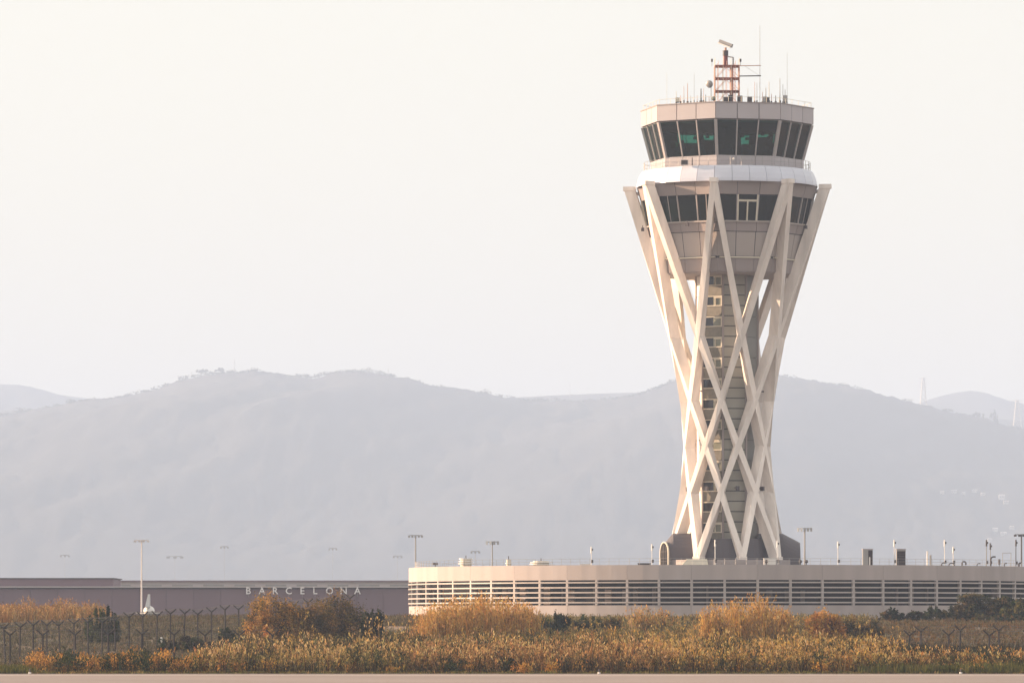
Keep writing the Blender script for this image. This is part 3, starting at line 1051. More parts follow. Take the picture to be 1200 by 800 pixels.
ORD = ['first', 'second', 'third', 'fourth', 'fifth', 'sixth', 'seventh', 'eighth', 'ninth', 'tenth', 'eleventh', 'twelfth', 'thirteenth', 'fourteenth', 'fifteenth', 'sixteenth']


def whip(px, top_y, rr, label, m='steel', dy=-4.0, base=None):
    Y = TY + dy
    zb = ZD if base is None else base
    rr *= 1.25
    t = thing('whip_antenna', (X(px, Y), Y, zb), label, 'antenna', 'whip antennas on the tower roof')
    h = Z(top_y, Y) - zb
    MB().tube((0, 0, 0), (0, 0, h), rr, 5, rr * 0.6).build('rod', m, t)
    MB().tube((0, 0, 0), (0, 0, min(0.35, h * 0.3)), rr * 2.4, 6).build('mount', 'dark', t)
    return t


left = [(792.5, 107, .035, 'frame'), (797.5, 112, .04, 'pink'), (801.5, 101, .03, 'pink'), (805.8, 98, .045, 'pink'), (809.5, 112, .03, 'steel'), (813.5, 86, .02, 'steel'), (817, 112, .03, 'pink'),
        (821.5, 104, .07, 'dark'), (824.5, 104, .03, 'pink'), (827, 111, .04, 'dark'), (831, 113, .04, 'pink')]
for i, (px, ty, rr, m) in enumerate(left):
    whip(px, ty, rr, '%s from the left of the %swhip aerials left of the radar mast' % (ORD[i], 'thick dark or thin pale ' if False else ''), m, -3.2 - (i % 3) * 0.6)
right = [(876.5, 104, .03, 'frame'), (884.5, 96, .03, 'pink'), (887, 97, .03, 'steel'), (893.5, 108, .04, 'pink'), (897.5, 103, .05, 'steel'), (901.2, 96, .045, 'frame'), (904, 110, .04, 'pink'),
         (909, 112, .05, 'dark'), (914, 92, .045, 'steel'), (917.5, 99, .03, 'dark'), (920, 105, .05, 'steel')]
for i, (px, ty, rr, m) in enumerate(right):
    whip(px, ty, rr, '%s from the left of the short whip aerials right of the radar mast' % ORD[i], m, -3.2 - (i % 3) * 0.5)
whip(890.5, 30, 0.03, 'tallest thin mast on the roof, held by the outriggers of the radar mast', 'steel', -1.95)
whip(922.5, 62, 0.02, 'long faint whip at the right end of the roof deck', 'steel', -2.5)
whip(781.5, 85, 0.015, 'faintest whip aerial at the far left end of the roof deck', 'frame', -2.0, Z_PT)
for i, (px, w, h, m, lab) in enumerate(((794, .5, .5, 'frame', 'leftmost small pale box at the left end of the roof deck'), (836.5, .55, .8, 'milk', 'rounded pale radome at the left foot of the radar mast'),
                                        (851.5, .75, .55, 'dark', 'wide dark equipment box at the left foot of the radar mast'), (856, .5, .8, 'dark', 'taller dark box under the radar mast'),
                                        (867, .6, .7, 'dark', 'dark box at the right foot of the radar mast'), (878.5, .55, .6, 'dark', 'lone dark square box right of the radar mast'),
                                        (896, .5, .6, 'steel', 'grey box behind the right cluster of aerials'), (899.5, .45, .55, 'dark', 'dark box in the right cluster of aerials'),
                                        (920, .55, .75, 'steel', 'grey box at the far right end of the roof deck'))):
    Y = TY - 5.0
    t = thing('equipment_box', (X(px, Y), Y, ZD), lab, 'equipment box', 'equipment boxes on the tower roof')
    if m == 'milk':
        MB().sphere((0, 0, h * 0.6), w * 0.5, 10, 6).build('radome', m, t, True)
    else:
        MB().box((0, 0, 0.1 + h / 2), (w, 0.4, h)).build('housing', m, t)
    MB().box((0, 0, 0.06), (w * 0.7, 0.3, 0.12)).build('foot', 'dark', t)
mb = MB()
for k in range(8):
    for q in range(5):
        a, b = P(9.9, A0 + 45 * k, Z_PT), P(9.9, A0 + 45 * (k + 1), Z_PT)
        p, p2 = a.lerp(b, q / 5), a.lerp(b, (q + 1) / 5)
        mb.tube(p, p + Vector((0, 0, 0.75)), 0.025, 4)
        mb.tube(p + Vector((0, 0, 0.72)), p2 + Vector((0, 0, 0.72)), 0.02, 4)
mb.build('roof_railing', 'frame', tower)
# small lamp and box on the sill terrace
t = thing('wall_camera', (X(860, 640.2), 640.6, Z(185.5, 640)), 'small white camera on the sill above the terrace ring', 'camera')
MB().sphere((0, 0, 0), 0.14).build('dome', 'white', t); MB().tube((0, 0.4, 0), (0, 0, 0), 0.05, 5).build('bracket', 'steel', t)
t = thing('air_conditioner', (X(802, 641.2), 641.0, Z_SB), 'dark grilled unit on the terrace below the cab windows', 'air conditioner')
MB().box((0, 0, 0.35), (0.85, 0.4, 0.6)).build('housing', 'mull', t)
MB().box((0, -0.22, 0.35), (0.7, 0.03, 0.45)).build('grille', 'dark', t)
MB().tube((0.9, 0, 0), (0.9, 0, 0.9), 0.06, 5).build('pipe', 'dark', t)

# ------------------------------------------------------------------ terminal building and its sign
TD = 1000.0
term = thing('terminal_building', (X(240, TD), TD, 3.9), 'long low mauve-grey terminal with white capital letters along its top edge', 'terminal')
top = Z(688, TD) - 3.9
x_l, x_r = X(-900, TD) - X(240, TD), X(640, TD) - X(240, TD)
MB().box(((x_l + x_r) / 2, 15, top / 2 - 0.4), (x_r - x_l, 29, top + 0.4)).build('wall', 'term', term)
MB().box(((x_l + x_r) / 2, 14.8, top - 0.02 + 0.12), (x_r - x_l + 0.6, 30.2, 0.2)).build('roof_edge', 'term2', term)
pw = 4.9
pm = None
i = 0
xx = X(-60, TD) - X(240, TD)
while xx < x_r - pw:
    if pm is None:
        o = MB().box((0, 0, (top - 0.3) / 2), (pw - 0.12, 0.16, top - 0.5)).build('wall_panel', 'term', term)
        pm = o.data
    else:
        o = link('wall_panel', pm, term)
    o.location = (xx + pw / 2, 0.42, 0)
    xx += pw
# upper block at the left
ub0, ub1 = X(-700, TD) - X(240, TD), X(131.5, TD) - X(240, TD)
uh = Z(678.5, TD) - Z(688, TD)
MB().box(((ub0 + ub1) / 2, 12, top + uh / 2 + 0.1), (ub1 - ub0, 20, uh)).build('upper_block', 'term', term)
MB().box(((ub0 + ub1) / 2, 12, top + uh + 0.2), (ub1 - ub0 + 0.5, 20.4, 0.18)).build('upper_roof_edge', 'joint', term)
# raised letters
for ch, px in zip('BARCELONA', (290.7, 306.8, 322.2, 338.2, 354.0, 369.0, 386.0, 402.5, 418.7)):
    cu = bpy.data.curves.new('letter', 'FONT')
    cu.body = ch
    cu.size = 1.72
    cu.extrude = 0.12
    cu.offset = 0.02
    cu.align_x = 'CENTER'
    cu.resolution_u = 3
    tmp = bpy.data.objects.new('tmp', cu)
    me = bpy.data.meshes.new_from_object(tmp)
    bpy.data.objects.remove(tmp)
    bpy.data.curves.remove(cu)
    me.materials.clear()
    me.materials.append(M['letter'])
    o = link('letter', me, term, (X(px, TD - 1) - X(240, TD), -0.25, Z(695.6, TD) - 3.9), (PI / 2, 0, 0))
    MB().box((0, 0.1, -0.45), (0.05, 0.05, 0.9)).build('letter_stem', 'steel', term, loc=(o.location.x, -0.05, o.location.z + 0.4))
# paler building behind
t = thing('cargo_building', (X(305, 1180), 1180, 3.9), 'pale flat-roofed building just showing above the terminal roof', 'building')
h = Z(681, 1180) - 3.9
w = (640 - 60) * 1180 / F
MB().box((0, 14, h / 2), (w, 28, h)).build('wall', 'term2', t)
MB().box((0, 13.8, h + 0.1), (w + 1, 29, 0.25)).build('roof_edge', 'term', t)
for q in range(16):
    MB().box((-w / 2 + 3 + q * (w - 6) / 15, 0, h - 0.9), (4.4, 0.12, 0.5)).build('window_band', 'roof', t)
t = thing('maintenance_building', (X(500, 1120), 1120, 3.9), 'grey block between the terminal roof and the podium', 'building')
h = Z(679.5, 1120) - 3.9
MB().box((5, 10, h / 2), (16, 20, h)).build('wall', 'term2', t)
MB().box((5, 9.8, h + 0.1), (16.4, 20.6, 0.2)).build('roof_edge', 'term', t)


# ------------------------------------------------------------------ floodlight masts
def flood_mast(px, head_y, D, wpx, label, m='steel', n=5, pr=0.16, big=False):
    t = thing('floodlight_mast', (X(px, D), D, 3.9), label, 'floodlight mast', 'floodlight masts of the apron')
    h = Z(head_y, D) - 3.9
    w = wpx * D / F
    MB().tube((0, 0, 0), (0, 0, h), pr * 1.3, 8, pr * 0.8).build('pole', m, t)
    MB().tube((-w / 2, 0, h), (w / 2, 0, h), 0.07 * D / 900, 5).build('crossarm', m, t)
    for i in range(n):
        x = -w / 2 + w * i / (n - 1)
        s = 0.36 * D / 900
        l_ = MB().box((x, -0.2, h - s * 0.5), (w / n * 0.78, 0.4, s * (1.6 if big else 0.9))).build('lamp', 'white' if big and i < 2 else m, t)


pm_ = mat('pale_mast_paint', (0.62, 0.58, 0.58), 0.5)
flood_mast(166, 632.5, 900, 15, 'pale floodlight mast in front of the terminal, the one standing clear from roof to grass', pm_, 4, 0.12)
flood_mast(487, 627, 980, 15, 'floodlight mast rising from the left end of the podium', 'steel', 5, 0.14)
flood_mast(577, 634.5, 960, 13, 'floodlight mast with white lamp boxes above the stacked ventilator', 'steel', 4, 0.12, True)
flood_mast(943, 619, 930, 15, 'floodlight mast with white lamp boxes right of the tower foot', 'steel', 5, 0.16, True)
flood_mast(1197, 626, 930, 15, 'dark floodlight mast cut by the right edge of the view', 'dark', 4, 0.14)
flood_mast(557, 645.5, 2200, 9, 'small far floodlight mast behind the stacked ventilator', 'steel', 3, 0.1)
for px, y_, w, lab in ((76, 650, 9, 'leftmost far floodlight mast above the upper block of the terminal'), (205, 651.5, 16, 'far floodlight mast right of the pale clear-standing mast'),
                       (263, 640, 8, 'tall far floodlight mast above the letter B'), (390, 642, 8, 'far floodlight mast above the letter O'), (466, 651, 9, 'far floodlight mast left of the podium')):
    flood_mast(px, y_, 3600, w, lab, 'steel', 3, 0.08)

# small parked aircraft: fin and rounded tail beyond the fence
t = thing('parked_aircraft', (X(174, 880), 880, 3.9), 'small white aircraft seen tail-on beyond the fence near the pale mast', 'aircraft')
ry = [(r_ * 1.0, y_) for r_, y_ in ((0.15, -3), (0.75, -1), (0.85, 1), (0.8, 3), (0.4, 5))]
MB().loft([[(r_ * math.cos(2 * PI * i / 14), y_, 1.75 + r_ * math.sin(2 * PI * i / 14)) for i in range(14)] for r_, y_ in ry]).build('fuselage', 'white', t, True)
MB().loft([[(-0.35, -3.2, 2.3), (0.35, -3.2, 2.3), (0.35, -0.6, 2.3), (-0.35, -0.6, 2.3)], [(0.12, -3.3, 4.4), (0.42, -3.3, 4.4), (0.42, -2.2, 4.4), (0.12, -2.2, 4.4)]]).build('tail_fin', 'lampglass', t)
for s in (-1, 1):
    MB().loft([[(s * 0.4, -0.5, 1.3), (s * 0.4, 1.2, 1.3), (s * 0.4, 1.2, 1.45), (s * 0.4, -0.5, 1.45)], [(s * 2.0, 0.0, 1.4), (s * 2.0, 0.9, 1.4), (s * 2.0, 0.9, 1.5), (s * 2.0, 0.0, 1.5)]]).build('wing', 'white', t)
    MB().tube((s * 1.1, 0.5, 0), (s * 1.1, 0.5, 1.3), 0.06, 5).build('landing_leg', 'steel', t)
MB().tube((0, 4, 0), (0, 4, 1.1), 0.06, 5).build('nose_leg', 'steel', t)

# ------------------------------------------------------------------ masts, pylons, ridge trees and houses far off
def pylon(px, top_y, base_y, D, w, label):
    t = thing('electricity_pylon', (X(px, D), D, Z(base_y, D) - 4), label, 'pylon', 'electricity pylons on the ridge')
    h = Z(top_y, D) - Z(base_y, D) + 4
    mb = MB()
    for sx in (-1, 1):
        for sy in (-1, 1):
            mb.tube((sx * w / 2, sy * w / 2, 0), (sx * w * 0.12, sy * w * 0.12, h), 0.5, 4)
    for i in range(7):
        a, b = i / 7, (i + 1) / 7
        wa, wb = w / 2 * (1 - 0.76 * a), w / 2 * (1 - 0.76 * b)
        for s in (-1, 1):
            mb.tube((-wa, s * wa, h * a), (wb, s * wb, h * b), 0.35, 4)
            mb.tube((wa, s * wa, h * a), (-wb, s * wb, h * b), 0.35, 4)
    mb.build('lattice', 'steel', t)
    for f in (0.72, 0.85, 0.97):
        MB().tube((-w * 0.5, 0, h * f), (w * 0.5, 0, h * f), 0.45, 4).build('crossarm', 'steel', t)


pylon(1082, 442, 480, 10200, 14, 'faint electricity pylon where the main ridge meets the pale right-hand hill')
pylon(1192, 468, 504, 10200, 17, 'faint electricity pylon at the right edge above the ridge')
for px, ty, by, D, lab in ((275, 420, 437, 9500, 'faint mast on the highest part of the left ridge'), (455, 430, 441, 9500, 'short faint mast on the middle of the ridge'),
                           (668, 447, 463, 11200, 'faint thin mast above the saddle left of the tower')):
    t = thing('radio_mast', (X(px, D), D, Z(by, D) - 3), lab, 'radio mast')
    h = Z(ty, D) - Z(by, D) + 3
    MB().tube((0, 0, 0), (0, 0, h), 0.8, 5, 0.35).build('pole', 'steel', t)
    MB().tube((0, 0, h * 0.7), (0, 0, h * 0.78), 1.3, 6).build('antenna_drum', 'steel', t)


# ------------------------------------------------------------------ foliage builders (numpy)
def rand_unit(n, rs):
    v = rs.normal(0, 1, (n, 3))
    return v / np.linalg.norm(v, axis=1, keepdims=True)


def leaf_quads(c, size, tint, rs, aspect=0.55, up=0.0):
    """c (n,3) centres, size (n,), tint (n,3): one rhombus leaf each"""
    n = len(c)
    u = rand_unit(n, rs)
    u[:, 2] += up
    u /= np.linalg.norm(u, axis=1, keepdims=True)
    w = np.cross(u, rand_unit(n, rs))
    w /= np.linalg.norm(w, axis=1, keepdims=True) + 1e-9
    s = size[:, None]
    v = np.stack([c - u * s, c + w * s * aspect, c + u * s, c - w * s * aspect], 1).reshape(-1, 3)
    f = np.arange(4 * n).reshape(-1, 4)
    return v, f, np.repeat(tint, 4, 0)


def palette(cols, n, rs, jit=0.18):
    cols = np.array(cols, float)
    i = rs.integers(0, len(cols), n)
    c = cols[i] * (1 + jit * rs.normal(0, 1, (n, 1)))
    c *= 1 + 0.06 * rs.normal(0, 1, (n, 3))
    return np.clip(c, 0.005, 0.9)


def crown_mesh(name, lumps, n, size, cols, seed, up=0.2):
    rs = np.random.default_rng(seed)
    L = np.array(lumps, float)
    vol = L[:, 3] * L[:, 4] * L[:, 5]
    per = np.maximum((n * vol ** 0.75 / (vol ** 0.75).sum()).astype(int), 20)
    V, T, S = [], [], []
    for l, k in zip(L, per):
        ncl = max(6, k // 40)
        d = rand_unit(ncl, rs) * (rs.uniform(0.25, 1.0, (ncl, 1)) ** 0.5)
        cc = l[:3] + d * l[3:6]
        lightness = palette(cols, ncl, rs, 0.12)
        idx = rs.integers(0, ncl, k)
        p = cc[idx] + rs.normal(0, 1, (k, 3)) * l[3:6] * 0.15
        p[:, 2] = np.maximum(p[:, 2], 0.02)
        V.append(p)
        T.append(lightness[idx] * (1 + 0.12 * rs.normal(0, 1, (k, 1))))
        S.append(size * rs.uniform(0.6, 1.4, k))
    v, f, t = leaf_quads(np.concatenate(V), np.concatenate(S), np.clip(np.concatenate(T), 0.004, 0.9), rs, 0.55, up)
    return np_mesh(name, v, f, t, 'leaf')


def shrub(px, base_y, D, wpx, top_y, cols, label, name='shrub', cat='shrub', group=None, n=3500, size=0.10, lumps=None, seed=None, z=None):
    seed = int(px * 7 + D) if seed is None else seed
    rs = np.random.default_rng(seed)
    x = X(px, D)
    zb = float(gz(x, D)) if z is None else z
    h = Z(top_y, D) - zb
    w = wpx * D / F
    t = thing(name, (x, D, zb - 0.05), label, cat, group)
    if lumps is None:
        lumps = []
        k = max(3, int(w / h * 3))
        for i in range(k):
            a = (i + 0.5) / k - 0.5
            hh = h * (1 - 1.0 * a * a) * rs.uniform(0.78, 1.0)
            lumps.append((a * w * 0.78, rs.uniform(-0.2, 0.2) * w, hh * 0.5, w / k * 0.85, w * 0.28, hh * 0.5))
    link('crown', crown_mesh('crown', lumps, n, size, cols, seed), t)
    mb = MB()
    for i in range(5):
        a = rs.uniform(0, 2 * PI)
        mb.tube((0.1 * math.cos(a), 0.1 * math.sin(a), 0), (w * 0.25 * math.cos(a), w * 0.2 * math.sin(a), h * 0.6), 0.05, 5, 0.02)
        mb.tube((w * 0.12 * math.cos(a), w * 0.1 * math.sin(a), h * 0.3), (w * 0.35 * math.cos(a + 0.6), w * 0.3 * math.sin(a + 0.6), h * 0.75), 0.03, 4, 0.012)
    mb.build('stem', 'bark', t)
    return t


DG = [(0.030, 0.042, 0.022), (0.042, 0.052, 0.028), (0.06, 0.068, 0.036), (0.022, 0.028, 0.018)]
OL = [(0.13, 0.095, 0.038), (0.085, 0.068, 0.032), (0.19, 0.125, 0.045), (0.05, 0.042, 0.025), (0.25, 0.145, 0.048)]
OR = [(0.50, 0.25, 0.07), (0.38, 0.19, 0.06), (0.24, 0.13, 0.05), (0.56, 0.30, 0.09)]
GO = [(0.56, 0.33, 0.10), (0.42, 0.25, 0.08), (0.28, 0.18, 0.07), (0.62, 0.40, 0.15)]
GR = [(0.15, 0.14, 0.045), (0.19, 0.165, 0.06), (0.085, 0.085, 0.032)]
PK = [(0.46, 0.25, 0.12), (0.34, 0.18, 0.09), (0.50, 0.31, 0.16), (0.26, 0.14, 0.075)]
ST = [(0.32, 0.225, 0.11), (0.23, 0.17, 0.08), (0.42, 0.30, 0.15), (0.12, 0.105, 0.05)]
RU = [(0.28, 0.135, 0.055), (0.18, 0.095, 0.045), (0.36, 0.18, 0.075), (0.10, 0.062, 0.032)]
SC2 = [(0.19, 0.15, 0.115), (0.13, 0.11, 0.085), (0.24, 0.18, 0.13)]
DK = [(0.032, 0.028, 0.020), (0.05, 0.042, 0.03), (0.07, 0.055, 0.036)]
BR = [(0.15, 0.09, 0.055), (0.11, 0.072, 0.045), (0.19, 0.115, 0.07)]

# ridge pines
for px, D, w, ty, by, lab in ((236, 9490, 11, 432.5, 440, 'umbrella pine leaning left on the left ridge skyline'), (258, 9490, 10, 431.5, 438, 'umbrella pine right of the leaning one on the skyline'),
                              (296, 9490, 10, 431.5, 438, 'blocky dark tree on the highest part of the ridge'), (1146, 9490, 12, 483, 494, 'rounded tree on the right slope skyline'),
                              (1165, 9490, 9, 481, 500, 'tall narrow tree on the right slope skyline'), (1108, 9490, 20, 477, 486, 'wide clump of a tree on the right slope skyline')):
    t = thing('ridge_tree', (X(px, D), D, Z(by, D) - 2), lab, 'tree', 'trees on the ridge skyline')
    h = Z(ty, D) - Z(by, D) + 2
    wm = w * D / F
    thick = h * (0.25 if px < 260 else 0.45)
    link('crown', crown_mesh('crown', [(0.3 * wm * a, 0, h - thick + (a * 0.6), wm * 0.32, wm * 0.3, thick) for a in (-1, 0, 1)], 420, 1.4, DG, int(px)), t)
    MB().tube((0, 0, 0), (0, 0, h - thick), 0.45, 5, 0.3).build('trunk', 'bark', t)

# low trees that roughen the skyline
rs_r = np.random.default_rng(77)
for PTS, D_, nt_, hh_, lab_, x0_, x1_ in ((RIDGE, 9500, 1500, 5.0, 'rough line of trees along the long ridge', -700, 1900),):
    px_ = rs_r.uniform(x0_, x1_, nt_)
    grp_ = np.sin(px_ * 0.09) + np.sin(px_ * 0.031 + 1) + 0.8 * np.sin(px_ * 0.23 + 2)
    hgt_ = hh_ * np.clip(0.55 + 0.40 * grp_ + 0.3 * rs_r.normal(0, 1, nt_), 0.1, 2.4)
    dy_ = rs_r.uniform(-60, 10, nt_)
    base_ = np.stack([X(px_, D_), D_ + dy_, Z(np.interp(px_, [p[0] for p in PTS], [p[1] for p in PTS]), D_) - 2.0 + dy_ * 0.03], 1)
    c_ = np.repeat(base_, 12, 0) + rs_r.normal(0, 1, (nt_ * 12, 3)) * np.array([2.6, 2.6, 0.0])
    c_[:, 2] += np.repeat(hgt_, 12) * rs_r.uniform(0, 1, nt_ * 12)
    v_, f_, t_ = leaf_quads(c_, rs_r.uniform(0.9, 2.0, nt_ * 12), palette(DG, nt_ * 12, rs_r), rs_r, 0.8)
    tag(link('treeline', np_mesh('treeline', v_, f_, t_, 'leaf')), lab_, None, None, 'stuff')

# houses on the slope
hs = [(1104, 578, 5300, 5, 2.2), (1118, 577, 5300, 7, 2.4), (1129, 579, 5300, 4, 2.2), (1142, 576.5, 5300, 6, 2.6), (1152, 580, 5300, 5, 2.4), (1174, 585, 5200, 7, 5), (1179, 590, 5200, 6, 3),
      (1166, 622, 4900, 6, 3), (1176, 627, 4900, 7, 3), (1186, 620, 4900, 5, 3.4), (1193, 629, 4900, 6, 3), (1160, 634, 4850, 5, 3)]
names_h = ['leftmost pale house of the upper row on the right slope', 'second pale house from the left in the upper row on the right slope', 'small low house in the middle of the upper row on the right slope',
           'taller pale house right of the middle of the upper row', 'rightmost pale house of the upper row on the slope', 'bright tall white block on the right slope', 'lower annex house touching the bright white block',
           'leftmost house of the lower cluster on the right slope', 'wide house in the middle of the lower cluster', 'highest standing house of the lower cluster', 'rightmost house of the lower cluster at the picture edge', 'lowest house of the lower cluster']


def hill_z(x, y):
    s = bpy.context.evaluated_depsgraph_get()
    ok, loc, _, _, _, _ = SC.ray_cast(s, Vector((x, y, 900)), Vector((0, 0, -1)))
    return loc.z if ok else 3.9


# (their slope position is found along the view line through the terrain)
dg_ = bpy.context.evaluated_depsgraph_get()
for (px, py, D, wpx, hpx), lab in zip(hs, names_h):
    d = Vector(((px - 600) / F, 1, (735 - py) / F)).normalized()
    ok, loc, _, _, ob, _ = SC.ray_cast(dg_, Vector((0, 0, EYE)) + d * 3000, d, distance=9000)
    if ok:
        D, zb = loc.y, loc.z
    else:
        zb = Z(py, D)
    w, h = wpx * D / F, hpx * D / F
    t = thing('hillside_house', (X(px, D), D, zb - 1.5), lab, 'house', 'pale houses on the hillside')
    MB().box((0, 0, (h + 1.5) / 2), (w, w * 0.8, h + 1.5)).build('wall', 'house', t)
    MB().loft([[(-w * .55, -w * .45, h + 1.5), (w * .55, -w * .45, h + 1.5), (w * .55, w * .45, h + 1.5), (-w * .55, w * .45, h + 1.5)],
               [(-w * .5, -0.05, h + 1.5 + w * 0.14), (w * .5, -0.05, h + 1.5 + w * 0.14), (w * .5, 0.05, h + 1.5 + w * 0.14), (-w * .5, 0.05, h + 1.5 + w * 0.14)]]).build('roof', 'term2', t)
    for s in (-0.28, 0, 0.28):
        MB().box((w * s, -w * 0.4 - 0.05, h * 0.6 + 1.5), (w * 0.12, 0.2, h * 0.3)).build('window', 'term', t)

# ------------------------------------------------------------------ shrubs one can tell apart
shrub(121, 745, 462, 46, 707, DG + [(0.075, 0.095, 0.04), (0.095, 0.11, 0.05)], 'dark green spiky shrub behind the left part of the fence', n=5200, size=0.10,
      lumps=[(-1.15, 0, 1.5, .4, .5, 1.1), (-.62, 0, 1.9, .26, .4, 1.25), (-.1, 0, 2.0, .28, .5, 1.35), (.38, 0, 1.95, .26, .4, 1.3), (.9, 0, 1.75, .34, .5, 1.1), (1.2, 0, 1.3, .3, .4, 0.9), (0, 0, 0.9, 1.25, .8, 0.9)])
TH = [(0.36, 0.215, 0.07), (0.27, 0.165, 0.06), (0.17, 0.115, 0.048), (0.10, 0.075, 0.035)]
shrub(318, 745, 452, 60, 688, TH + OR[:1], 'tall sunlit orange-brown bush at the left end of the big thicket', n=13000, size=0.08)
shrub(360, 745, 457, 60, 694, TH[1:] + OL[1:2], 'olive bush in the middle of the big thicket under the letters', n=12000, size=0.08)
shrub(396, 745, 461, 70, 691, TH[1:] + OL[3:4], 'wide brownish bush at the right end of the big thicket', n=13000, size=0.08)
shrub(437, 748, 455, 26, 706, DG, 'dark green bush with bare twigs right of the thicket', n=3500, size=0.10)
shrub(265, 750, 448, 22, 731, DG, 'small round dark shrub left of the thicket', n=1800)
shrub(228, 757, 440, 50, 741, DG + DK, 'low dark spreading shrub behind the fence', n=2600)
shrub(196, 757, 436, 26, 744, DG + DK, 'smallest low dark shrub behind the fence', n=1400)
shrub(637, 748, 480, 40, 720, DG + [(0.10, 0.11, 0.05)], 'rounded dark green shrub in front of the podium', n=4200)
shrub(659, 748, 482, 20, 712, DG, 'narrow upright dark shrub right of the rounded one', n=2200)
shrub(685, 748, 486, 26, 713, DG + OL[:2], 'loose greyish green shrub right of the narrow one', n=1900)
shrub(714, 744, 492, 30, 716, OL + DG, 'sparse twiggy shrub before the podium base', n=900)
shrub(968, 752, 450, 46, 706, OR + GO[:2], 'bright orange shrub in front of the right part of the podium', n=6000)
shrub(1003, 752, 455, 60, 714, OL + DK, 'dull brown shrub right of the bright orange one', n=5200)
shrub(1046, 735, 560, 34, 711, DG + DK + OL[:1], 'dark grey-green shrub at the podium base, leftmost of the right-hand row', n=3000, size=.12)
shrub(1072, 735, 562, 30, 714, DG + DK, 'dark grey-green shrub second in the right-hand row', n=2600, size=.12)
shrub(1098, 733, 564, 34, 709, DG + OL[:2], 'dark shrub third in the right-hand row', n=2800, size=.12)
shrub(1128, 732, 566, 44, 702, OL[:2] + DG, 'olive shrub beside the tall right-hand tree', n=4200, size=.12)


def tree(px, D, wpx, top_y, cols, label, seed, n=7000):
    x = X(px, D)
    zb = float(gz(x, D))
    h = Z(top_y, D) - zb
    w = wpx * D / F
    rs = np.random.default_rng(seed)
    t = thing('small_tree', (x, D, zb - 0.05), label, 'tree')
    lumps = []
    for i in range(14):
        a = rs.uniform(-1, 1)
        lumps.append((a * w * 0.42, rs.uniform(-.3, .3) * w, h * (0.18 + 0.62 * (i % 5) / 4) * (1 - 0.3 * abs(a)), w * rs.uniform(.14, .22), w * .2, h * rs.uniform(.15, .24)))
    link('crown', crown_mesh('crown', lumps, n, 0.12, cols, seed), t)
    mb = MB().tube((0, 0, 0), (0.1, 0, h * 0.45), 0.12, 7, 0.08)
    for l in lumps:
        mb.tube((0.05, 0, h * 0.25), l[:3], 0.05, 5, 0.02)
    mb.build('trunk', 'bark', t)


tree(1160, 570, 84, 689, OL[:2] + DG + [(0.12, 0.10, 0.055)], 'tall loose olive tree in front of the right end of the podium', 21, 14000)
tree(1194, 560, 40, 702, GR + DG[:2], 'brighter green small tree at the right edge', 22, 6000)
shrub(1176, 735, 558, 50, 718, OL[:2] + DG, 'brownish brush under the tall olive tree', n=3000, size=.11)
shrub(1150, 735, 555, 26, 716, GR + OL[:1], 'small yellow-green shrub below the tall olive tree', n=1500, size=.10)


# ------------------------------------------------------------------ grasses
def blades(px_w, xs, ys, hs_, cols, rs, nb=4, wid=0.028, lean=0.22, head=0.0, headcols=None, leafy=0, leafcols=None, leafsize=0.08):
    """grass stalks: nb bent blades per plant, optional seed heads and side leaves; returns (v, f, tint) of quads"""
    n = len(xs)
    P0 = np.stack([xs, ys, gz(xs, ys) - 0.03], 1)
    P0 = np.repeat(P0, nb, 0)
    H = np.repeat(hs_, nb) * rs.uniform(0.62, 1.08, n * nb)
    N = n * nb
    P0[:, :2] += rs.normal(0, 0.10, (N, 2))
    a = rs.uniform(0, 2 * PI, N)
    ln = H * np.abs(rs.normal(0, lean, N))
    d = np.stack([np.cos(a), np.sin(a), np.zeros(N)], 1)
    b = rs.uniform(0, 2 * PI, N)
    s = np.stack([np.cos(b), np.sin(b), np.zeros(N)], 1) * (wid * rs.uniform(0.6, 1.4, N))[:, None]
    p1 = P0 + d * (ln * 0.25)[:, None]
    p1[:, 2] += H * 0.55
    p2 = P0 + d * ln[:, None]
    p2[:, 2] += H
    v = np.stack([P0 - s, P0 + s, p1 + s * 0.8, p1 - s * 0.8, p2 + s * 0.25, p2 - s * 0.25], 1).reshape(-1, 3)
    i = np.arange(N)[:, None] * 6
    f = np.concatenate([i + np.array([[0, 1, 2, 3]]), i + np.array([[3, 2, 4, 5]])], 0)
    plant_t = palette(cols, n, rs, 0.2)
    t = np.clip(np.repeat(plant_t, nb, 0) * (1 + 0.15 * rs.normal(0, 1, (N, 1))), 0.005, 0.9)
    T = np.repeat(t, 6, 0)
    VV, FF, TT = [v], [f], [T]
    off = len(v)
    if head > 0:
        k = rs.random(N) < head
        c = np.repeat(p2[k], 3, 0)
        m_ = len(c)
        c = c + rs.normal(0, 1, (m_, 3)) * np.array([0.05, 0.05, 0.11])
        hc = np.repeat(palette(headcols, k.sum(), rs, 0.2), 3, 0)
        v2, f2, t2 = leaf_quads(c, rs.uniform(0.06, 0.14, m_), hc, rs, 0.36, 1.8)
        VV.append(v2); FF.append(f2 + off); TT.append(t2)
        off += len(v2)
    if leafy:
        m_ = n * leafy
        base = np.repeat(np.stack([xs, ys, gz(xs, ys)], 1), leafy, 0)
        hh = np.repeat(hs_, leafy)
        c = base + rs.normal(0, 1, (m_, 3)) * np.array([0.17, 0.17, 0.0])
        c[:, 2] += hh * rs.uniform(0.25, 1.0, m_)
        lc = np.repeat(palette(leafcols, n, rs, 0.25), leafy, 0) * (1 + 0.15 * rs.normal(0, 1, (m_, 1)))
        v2, f2, t2 = leaf_quads(c, leafsize * rs.uniform(0.5, 1.5, m_), np.clip(lc, 0.005, 0.9), rs, 0.42, 1.3)
        VV.append(v2); FF.append(f2 + off); TT.append(t2)
    return np.concatenate(VV), np.concatenate(FF), np.concatenate(TT)


